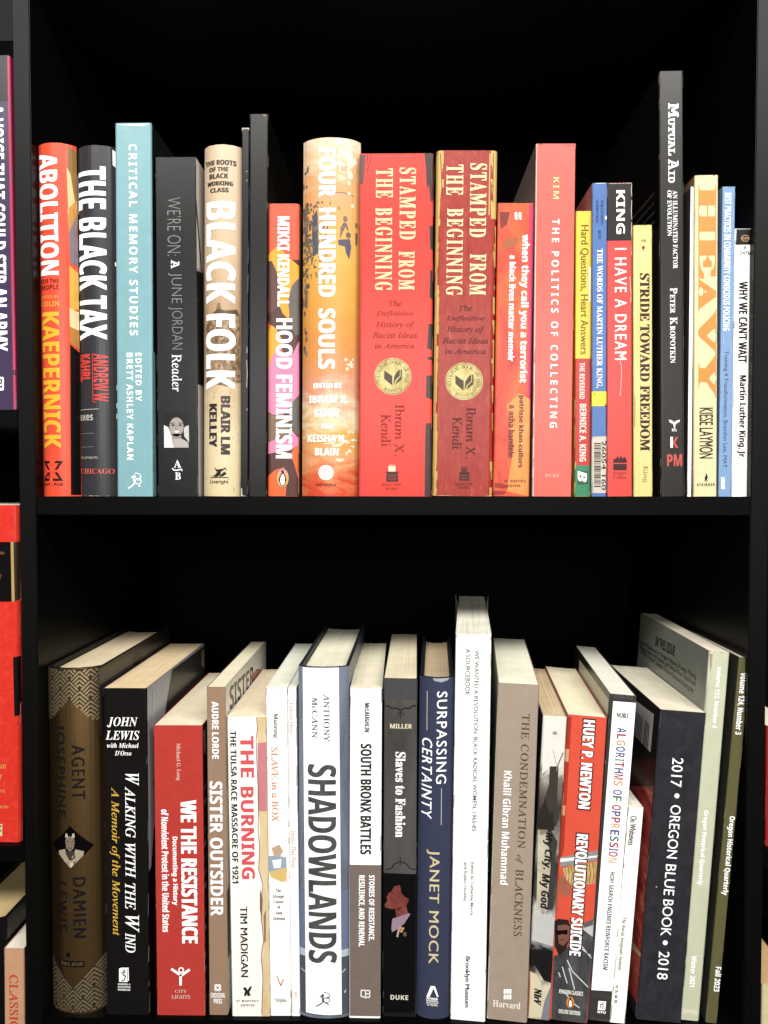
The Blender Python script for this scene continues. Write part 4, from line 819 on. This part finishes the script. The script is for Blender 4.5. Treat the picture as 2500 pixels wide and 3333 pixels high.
# 12 tall white
b = Lw((1482, 1601, 2064, 1467, 1578, 3321), 0.000, cover='#fffefc', D=0.185, yaw=4.9, flare=0.003, pages='#f4edd4', pdark=0.45, left='#e8e2d8', right='#e8e4dc', corner=0.0012, label='tallest book of the lower row, plain white with thin grey capitals')
TG = mat('#5a5856', 0.5)
b.T('WE WANTED A REVOLUTION: BLACK RADICAL WOMEN, 1965-85', 1539, 2113, 1555, 2710, TG, f='r', off=0.008); b.T('A SOURCEBOOK', 1515, 2111, 1531, 2265, TG, f='r', off=0.008); b.T('Edited by Catherine Morris', 1529, 2804, 1542, 2981, TG, f='r', off=0.008); b.T('and Rujeko Hockley', 1507, 2804, 1520, 2935, TG, f='r', off=0.008); b.T('Brooklyn Museum', 1510, 3110, 1529, 3281, '#444240', f='r', emb=1.4); b.done()

# 13 taupe
b = Lw((1622, 1754, 2225, 1585, 1714, 3334), 0.000, cover='#b7a695', D=0.158, yaw=5.6, pages='#f8efce', pdark=0.85, left='#e4dccc', right='#b8ac9c', corner=0.0010, label='wide taupe paperback with thin brown serif capitals and white author lettering')
BR2 = mat('#5c4634', 0.5)
b.T('THE CONDEMNATION', 1692, 2321, 1717, 2765, BR2, f='u', sp=1.1, emb=.5); b.T('of', 1677, 2782, 1701, 2811, BR2, f='i', emb=.5); b.T('BLACKNESS', 1675, 2827, 1701, 3050, BR2, f='u', sp=1.1, emb=.5); b.T('Khalil Gibran Muhammad', 1634, 2505, 1660, 2884, WH, f='b')
for i in range(3):
    for j in range(2): x = 1639 + i * 9; y = 3219 + j * 18; b.P([(x + 1, y), (x + 8, y), (x + 7, y + 15), (x, y + 15)], WH)
b.T('Harvard', 1604, 3258, 1694, 3281, '#f8f4ec', f='s', rot='h'); b.Ln([(1622, 2228), (1586, 3331)], 2.5, '#f4eee0', 1.5); b.done()

# 14 grey street scene
gs = mat_strata([(0, '#d8c8a0'), (0.10, '#f2e8cc'), (0.16, '#4a4644'), (0.22, '#2c2a2a'), (0.28, '#c8c8c4'), (0.36, '#dcdcd8'), (0.40, '#5c5852'), (0.50, '#46423e'), (0.57, '#a8a498'), (0.64, '#7c766c'), (0.70, '#46403a'), (0.80, '#8c867c'), (0.86, '#f0ede2'), (1, '#f6f4ec')], 0.205, 0.10, (50, 50, 50))
b = Lw((1768, 1845, 2330, 1714, 1790, 3336), 0.002, cover='#8c8880', spine_mat=gs, D=0.140, yaw=4.6, pages='#e6c48c', pdark=0.25, left='#3c4648', corner=0.0016, label='paperback with a blurry grey street photograph and dark brush lettering, beside the taupe book')
b.P([(1773, 2334), (1843, 2334), (1833, 2560), (1830, 2480), (1812, 2500), (1790, 2495), (1764, 2520)], '#f2efe4', 1.2); b.P([(1790, 2494), (1818, 2494), (1812, 2640), (1820, 2660), (1810, 2690), (1768, 2690), (1770, 2600), (1786, 2560)], '#4c4640', 1.4); b.P([(1752, 2650), (1775, 2600), (1790, 2650), (1800, 2640), (1805, 2700), (1760, 2720), (1750, 2700)], '#3c3834', 1.5)
b.E(1806, 2386, 8, 6, '#aeaaa2', 1.3); b.Ln([(1833, 2450), (1816, 2490), (1812, 2510)], 4, '#8c7c6c', 1.5); b.Ln([(1800, 2440), (1812, 2490)], 2, '#b8a898', 1.5)
b.P([(1776, 2670), (1815, 2740), (1808, 2790), (1800, 2960), (1750, 2960), (1756, 2850), (1786, 2770)], '#4c4a46', 1.4); b.P([(1752, 2700), (1782, 2700), (1792, 2820), (1780, 2960), (1746, 2960)], mat_mottle([(0, '#b8b09c'), (1, '#eae2c8')], (60, 60, 60)), 1.5); b.P([(1733, 2975), (1804, 2985), (1800, 3080), (1730, 3060)], '#d8d8d4', 1.4); b.P([(1726, 3090), (1800, 3095), (1796, 3200), (1770, 3190), (1740, 3140), (1724, 3150)], '#2c2a2a', 1.5); b.P([(1722, 3160), (1746, 3170), (1768, 3220), (1762, 3310), (1718, 3330), (1728, 3240)], '#f0e4c4', 1.6); b.P([(1718, 3120), (1726, 3200), (1720, 3330), (1714, 3335)], '#b8704c', 1.7); b.P([(1788, 3220), (1796, 3200), (1790, 3330), (1760, 3334), (1772, 3260)], '#8c949c', 1.5)
DB = mat('#2a2624', 0.5)
b.T('My City,', 1766, 2708, 1798, 2830, DB, f='bsi', emb=1.5, lay=3.2); b.T('My God', 1754, 2842, 1788, 2960, DB, f='bsi', emb=1.5, lay=3.2); b.T('NIrV', 1738, 3216, 1762, 3272, DB, f='bi', emb=3, lay=3); b.done()

# 15 orange-red with white outlined capitals
b = Lw((1845, 1978, 2330, 1790, 1908, 3336), 0.000, cover='#f2604a', D=0.142, yaw=4.6, pages='#f6e8bc', pdark=0.8, left='#6a2c22', corner=0.0014, label='orange-red paperback with outlined white capitals and a painted figure in a black leather jacket')
b.P([(1845, 2333), (1861, 2333), (1842, 2640), (1836, 2760), (1824, 2800), (1818, 2790), (1826, 2640)], '#b8402e', 1.2); b.P([(1841, 2438), (1853, 2438), (1850, 2480), (1838, 2478)], '#e8b088', 1.4); b.P([(1828, 2622), (1841, 2622), (1838, 2656), (1826, 2650)], '#e8a878', 1.4)
b.P([(1824, 2790), (1946, 2768), (1942, 2800), (1824, 2822)], '#a0a0a0', 1.5); b.P([(1824, 2794), (1946, 2784), (1944, 2790), (1824, 2806)], '#f0f0ee', 1.7)
gd = mat_mottle([(0, '#8c6830'), (0.5, '#d8b070'), (1, '#fff0c0')], (160, 160, 60)); 
b.P([(1832, 2826), (1862, 2816), (1944, 2804), (1936, 2876), (1912, 2878), (1862, 2882), (1840, 2860)], gd, 1.6)
for x in (1838, 1848, 1858, 1868, 1906, 1917, 1928): b.Ln([(x, 2818 - (x - 1838) * .12), (x + 5, 2845), (x + 1, 2876)], 2, '#7c5824', 2)
b.P([(1822, 2840), (1840, 2862), (1862, 2882), (1858, 2910), (1836, 2920), (1822, 2900), (1816, 2960), (1812, 2970)], '#b87058', 1.7)
b.P([(1806, 3000), (1816, 2990), (1850, 2994), (1858, 3020), (1852, 3060), (1842, 3090), (1820, 3110), (1806, 3080)], '#3a2c2a', 1.6); b.P([(1814, 3012), (1842, 3008), (1856, 3016), (1852, 3058), (1834, 3078), (1818, 3070)], '#8c5c50', 1.8); b.P([(1810, 3028), (1848, 3026), (1846, 3042), (1832, 3040), (1812, 3044)], '#1c1818', 2.1); b.Ln([(1822, 3060), (1836, 3058)], 2.6, '#4a2420', 2.1)
lj = mat_mottle([(0, '#3c3c3e'), (0.6, '#5c5c5e'), (1, '#84848a')], (40, 40, 24), dist=1.2)
b.P([(1852, 3076), (1900, 3010), (1930, 2992), (1933, 3020), (1908, 3330), (1793, 3334), (1803, 3112), (1830, 3100)], lj, 1.5); b.P([(1900, 3012), (1932, 2992), (1930, 3050), (1896, 3024)], '#d8d8d6', 1.8); b.P([(1902, 3004), (1932, 2990), (1932, 3010), (1900, 3020)], '#6a6a6c', 2.0)
for pts in ([(1884, 3080), (1922, 3110)], [(1890, 3074), (1926, 3120)], [(1846, 3124), (1862, 3160), (1914, 3212)], [(1830, 3146), (1846, 3200)], [(1818, 3164), (1824, 3180)], [(1852, 3150), (1870, 3220)], [(1840, 3230), (1862, 3262), (1886, 3280)]): b.Ln(pts, 3.4, '#e4e4e4', 2)
OL = mat('#4a2a24', 0.5)
b.T('HUEY P. NEWTON', 1887, 2339, 1932, 2637, OL, emb=5, lay=2.4); b.T('HUEY P. NEWTON', 1891, 2342, 1928, 2634, WH, emb=2.2, lay=3.2); b.T('REVOLUTIONARY SUICIDE', 1861, 2707, 1906, 3119, OL, emb=5, lay=2.4); b.T('REVOLUTIONARY SUICIDE', 1865, 2710, 1902, 3116, WH, emb=2.2, lay=3.2)
b.T('PENGUIN CLASSICS', 1820, 3223, 1897, 3237, '#f4f0e8', rot='h', emb=.5); penguin(b, 1856, 3262, 13, 19, mat('#f2a050'), 2.2); b.T('DELUXE EDITION', 1819, 3287, 1888, 3301, '#f4f0e8', rot='h', emb=.5); b.done()

# 16 white label on black
b = Lw((1983, 2072, 2260, 1911, 1990, 3336), 0.001, cover='#4a4846', D=0.160, yaw=4.6, pages='#f4ecd8', pdark=0.85, left='#3a3836', corner=0.0007, label='black-bordered white paperback with title letters in many colours')
b.P([(1996, 2282), (2071, 2288), (1994, 3226), (1925, 3222)], mat('#ffffff', 0.5, 0, 0.04), 1.3)
b.SPx('L', [(1886, 2146), (1982, 2276), (1935, 3000), (1860, 2700)], '#e6dfc8', 1.3)
b.T('NOBLE', 2009, 2320, 2046, 2337, '#3a3836', f='r', rot='h', emb=1)
title = 'ALGORITHMS OF OPPRESSION'; cl = ['#5c5ca0', '#b84858', '#f0a868', '#5c64a0', '#6c6c98', '#7c9c7c', '#b84c60', '#54549c', '#b8405c', '#f0b078', '#8c6ca8', '#5c8c78', '#b04858', '#6464a4', '#b85068', '#f4c098', '#6468a8', '#5c9080', '#b44c64', '#7470b0', '#c05870', '#f2c8a0', '#5c60a8']
wd = [1.0 if ch not in 'I ' else 0.45 for ch in title]; tot = sum(wd); acc = 0; ci = 0
for ch, q in zip(title, wd):
    y0 = 2367 + 443 * acc / tot; y1 = 2367 + 443 * (acc + q) / tot; acc += q
    if ch == ' ': continue
    xm = 2024 - 31 * (y0 - 2367) / 443; h2 = 14.5
    if ch == 'I': b.T('I', xm - h2, y0 + 2, xm + h2, y1 - 2, cl[ci], emb=2)
    else: b.T(ch, xm - h2, y0 + 1.5, xm + h2, y1 - 1.5, cl[ci], f='b')
    ci += 1
b.T('HOW SEARCH ENGINES REINFORCE RACISM', 1974, 2832, 1989, 3163, '#2a2826', f='b', off=.004)
b.P([(1948, 3257), (1973, 3259), (1970, 3288), (1945, 3286)], WH); b.Ln([(1953, 3282), (1955, 3268), (1963, 3268), (1962, 3284)], 2.6, DRK, 3); b.Ln([(1955, 3263), (1969, 3264)], 2, DRK, 3); b.T('NYU', 1945, 3290, 1971, 3298, WH, rot='h', emb=.6); b.T('25572', 1998, 2262, 2060, 2274, '#6c6a66', f='r', rot='h'); b.T('41845', 1920, 3312, 1984, 3326, '#5c5a56', f='r', rot='h'); b.T('59746', 1930, 3234, 1984, 3248, '#5c5a56', f='r', rot='h'); b.done()

# 17 small white
b = Lw((2042, 2099, 2628, 1989, 2031, 3290), -0.0005, cover='#fffdf6', D=0.105, pages='#f6ecd4', pdark=0.5, left='#efe6d4', corner=0.0006, label='short slim white paperback standing against the wide dark navy book')
b.T('On Whiteness', 2048, 2655, 2069, 2752, '#3a3836', f='r', emb=.8); b.T('The Racial Imaginary Institute', 2016, 2981, 2032, 3161, '#7c746a', f='u', emb=.5)
for i, ch in enumerate('SPBH'): b.T(ch, 2004 - i * 1.4, 3206 + i * 16, 2012 - i * 1.4, 3216 + i * 16, '#3a3836', f='m', rot='h', emb=.8)
b.done()

# 18 navy year book
nv = mat_mottle([(0, '#36353a'), (0.5, '#3c3b41'), (1, '#434247')], (120, 120, 90))
b = Lw((2146, 2303, 2314, 2074, 2214, 3338), 0.001, cover='#2c2a34', spine_mat=nv, yaw=1.0, D=0.131, pages='#f2e6c6', pdark=0.62, left='#3e3436', corner=0.0016, label='wide dark navy paperback with thin white title between two bullet dots')
b.T('2017', 2185, 2466, 2221, 2562, WH, f='r', emb=.4); b.E(2203, 2590, 8, 8, WH); 
for t, y0, y1, xm in (('OREGON', 2618, 2796, 2193), ('BLUE', 2812, 2915, 2180), ('BOOK', 2926, 3048, 2171)): b.T(t, xm - 17, y0, xm + 17, y1, WH, f='r', emb=.4)
b.E(2165, 3068, 8, 8, WH); b.T('2018', 2141, 3095, 2176, 3189, WH, f='r', emb=.4)
b.SPx('L', [(2071, 2281), (2129, 2325), (2118, 2449), (2062, 2390)], '#ece8e2', 1.4)
for i in range(11):
    x = 2069 + i * 4.4; y = 2300 + i * 4.2
    if i == 6: continue
    b.SPx('L', [(x, y + 12), (x + 2.4, y + 14), (x - 4, y + 96), (x - 6.4, y + 94)], '#4c4846', 1.8)
rs = mat_mottle([(0, '#7c2426'), (0.4, '#b83c38'), (0.7, '#d86858'), (1, '#eca088')], (60, 25, 60), dist=1.5)
b.SPx('L', [(2040, 2560), (2128, 2560), (2075, 3270), (2020, 3180)], rs, 1.4); b.SPx('L', [(2060, 2470), (2134, 2470), (2127, 2562), (2040, 2562)], '#5a2c2c', 1.3); b.SPx('L', [(2056, 3060), (2090, 3110), (2088, 3120), (2050, 3080)], '#f2c4a8', 1.8); b.E(2136, 2886, 2, 2, '#e8e8e8', n=8); b.done()

# 19 pale quarterly
b = Lw((2306, 2380, 2121, 2216, 2272, 3308), 0.003, cover='#dcdfc2', yaw=1.5, D=0.160, pages='#eee0c4', pdark=0.85, left='#a0a59a', corner=0.0018, label='pale sage journal with faint white lettering and a grey back cover of small print')
PW = mat('#ffffff', 0.5)
b.T('Volume 122, Number 4', 2324, 2168, 2341, 2372, PW, f='b', emb=.5); b.T('Oregon Historical Quarterly', 2277, 2634, 2297, 2885, PW, f='b', emb=.5); b.T('Winter 2021', 2247, 3109, 2265, 3214, PW, f='b', emb=.5)
b.STx('L', 'IN THIS ISSUE', (2133, 2101), (2196, 2137), 0.008, '#1c1c1a', 'b')
random.seed(4)
for t, p0, p1 in (('Chinese Populations in Oregon History, Kongsi Mining', (2078, 2094), (2266, 2217)), ('Passages, Stories, Rock Features and Chinese Miners, Buck Rock', (2082, 2112), (2264, 2240)), ('Families, Oregon Customs, Chinese Merchants During the', (2088, 2130), (2256, 2262))): b.STx('L', t, p0, p1, 0.0048, '#2c2c28', 'r')
b.P([(2306, 2122), (2320, 2122), (2316, 2160), (2310, 2200), (2302, 2250), (2299, 2240), (2304, 2160)], '#f4f0e0', 1.5); b.P([(2312, 2128), (2320, 2126), (2316, 2170), (2311, 2190)], '#b8a88c', 1.8); b.P([(2218, 3280), (2272, 3290), (2271, 3306), (2240, 3296), (2217, 3304)], '#f0ecd8', 1.5); b.Ln([(2268, 3110), (2290, 3112)], 2, '#f0f0e4', 1.5); b.done()

# 20 olive quarterly
b = Lw((2406, 2442, 2140, 2296, 2334, 3338), 0.001, cover='#6c6844', yaw=1.5, D=0.165, pages='#e4d6c2', pdark=0.85, left='#454640', corner=0.0009, label='thin olive journal with bold white lettering, last on the lower shelf')
b.T('Volume 124, Number 3', 2399, 2187, 2422, 2393, WH, f='b', emb=.6); b.T('Oregon Historical Quarterly', 2358, 2652, 2381, 2918, WH, f='b', emb=.6); b.T('Fall 2023', 2326, 3145, 2345, 3229, WH, f='b', emb=.6); b.done()

# ================================================================== neighbouring bays
b = Book((-80, 33, 181, -56, 53, 1333), 0.004, LB[0], 0.15, cover='#4c3e5e', right='#c84a70', corner=0.0012, label='purple book with white spaced capitals and pink edge, left of the upright', group='books in the left bay')
b.B(182, 330, mat('#2c2a2e')); b.P([(24, 183), (33, 182), (53, 1332), (44, 1332)], mat('#cc4068'), 1.3); b.T('A VOICE THAT COULD STIR AN ARMY', -30, 350, 19, 1138, WH, emb=1.5); b.P([(-26, 1227), (10, 1227), (13, 1230), (13, 1268), (10, 1271), (-26, 1271)], WH); b.T('PI', -14, 1234, 8, 1264, DRK, rot='d', lay=3); b.P([(42, 1205), (50, 1203), (50, 1222), (43, 1220)], '#5a3040', 1.8); b.done()
b = Book((-160, 60, 1643, -150, 67, 2755), 0.003, LB[1], 0.15, cover='#ea3a2c', spine_mat=mat_mottle([(0, '#e03428'), (0.6, '#ea3c2e'), (1, '#f04a3a')], (220, 220, 220)), right='#1c1818', corner=0.0035, label='tall red book with black photograph band, cut off by the left edge', group='books in the left bay')
b.P([(-150, 1764), (36, 1764), (38, 1958), (-150, 1958)], '#171414', 1.4); b.P([(35, 1764), (44, 1764), (48, 1958), (39, 1958)], '#c8a868', 1.6); b.P([(44, 1764), (60, 1764), (61, 1950), (48, 1958)], '#3a2c20', 1.6); b.E(6, 1800, 10, 6, '#6a4a38', 1.8, n=12, jag=.3); b.P([(-20, 1860), (6, 1870), (0, 1890), (-20, 1900)], '#7a3a28', 1.8)
b.P([(43, 2139), (62, 2136), (64, 2328), (47, 2332)], '#1a1716', 1.6)
for t, x0, x1, y0, y1 in (('an', 1, 19, 2488, 2502), ('y', 0, 7, 2520, 2537), ('ITS', 0, 16, 2570, 2580), ('ATION', -18, 27, 2621, 2631)): b.T(t, x0, y0, x1, y1, '#f4a860', f='r', rot='h', emb=.6)
b.P([(-30, 2682), (8, 2682), (8, 2721), (-30, 2721)], '#f0e0a8', 1.8); b.P([(-26, 2686), (4, 2686), (4, 2692), (-26, 2692)], '#4a2a1c', 2.2); b.T('ON', -12, 2697, 5, 2708, '#4a2a1c', rot='h', lay=2.2); b.done()
b = Book((-150, 14, 2996, -140, 22, 3700), 0.004, LB[2], 0.15, hard=True, bulge=0.004, cover='#1c1a1c', boards='#1a181a', pages='#d8b868', label='black hardcover with yellowed page tops, beside the tan book at lower left', group='books in the left bay'); b.done()
b = Book((12, 78, 3088, 17, 82, 3700), 0.000, LB[2], 0.13, cover='#d8a684', right='#5c4438', pages='#e8dcc4', corner=0.0012, label='tan book with red serif capitals, partly hidden behind the left upright', group='books in the left bay')
b.T('CLASSICS', 31, 3172, 59, 3374, '#d8462c', f='u', emb=1.5); b.done()
b = Book((2494, 2600, 2362, 2492, 2596, 2770), 0.004, RB[0], 0.15, cover='#a82e30', left='#7c2426', label='dark red book showing only a sliver past the right upright', group='books in the right bay'); b.done()
b = Book((2480, 2600, 3204, 2473, 2592, 3700), 0.003, RB[1], 0.15, cover='#e6dcae', left='#2a2622', pages='#d8a860', label='cream book with tan page tops at the lower right edge', group='books in the right bay'); b.done()
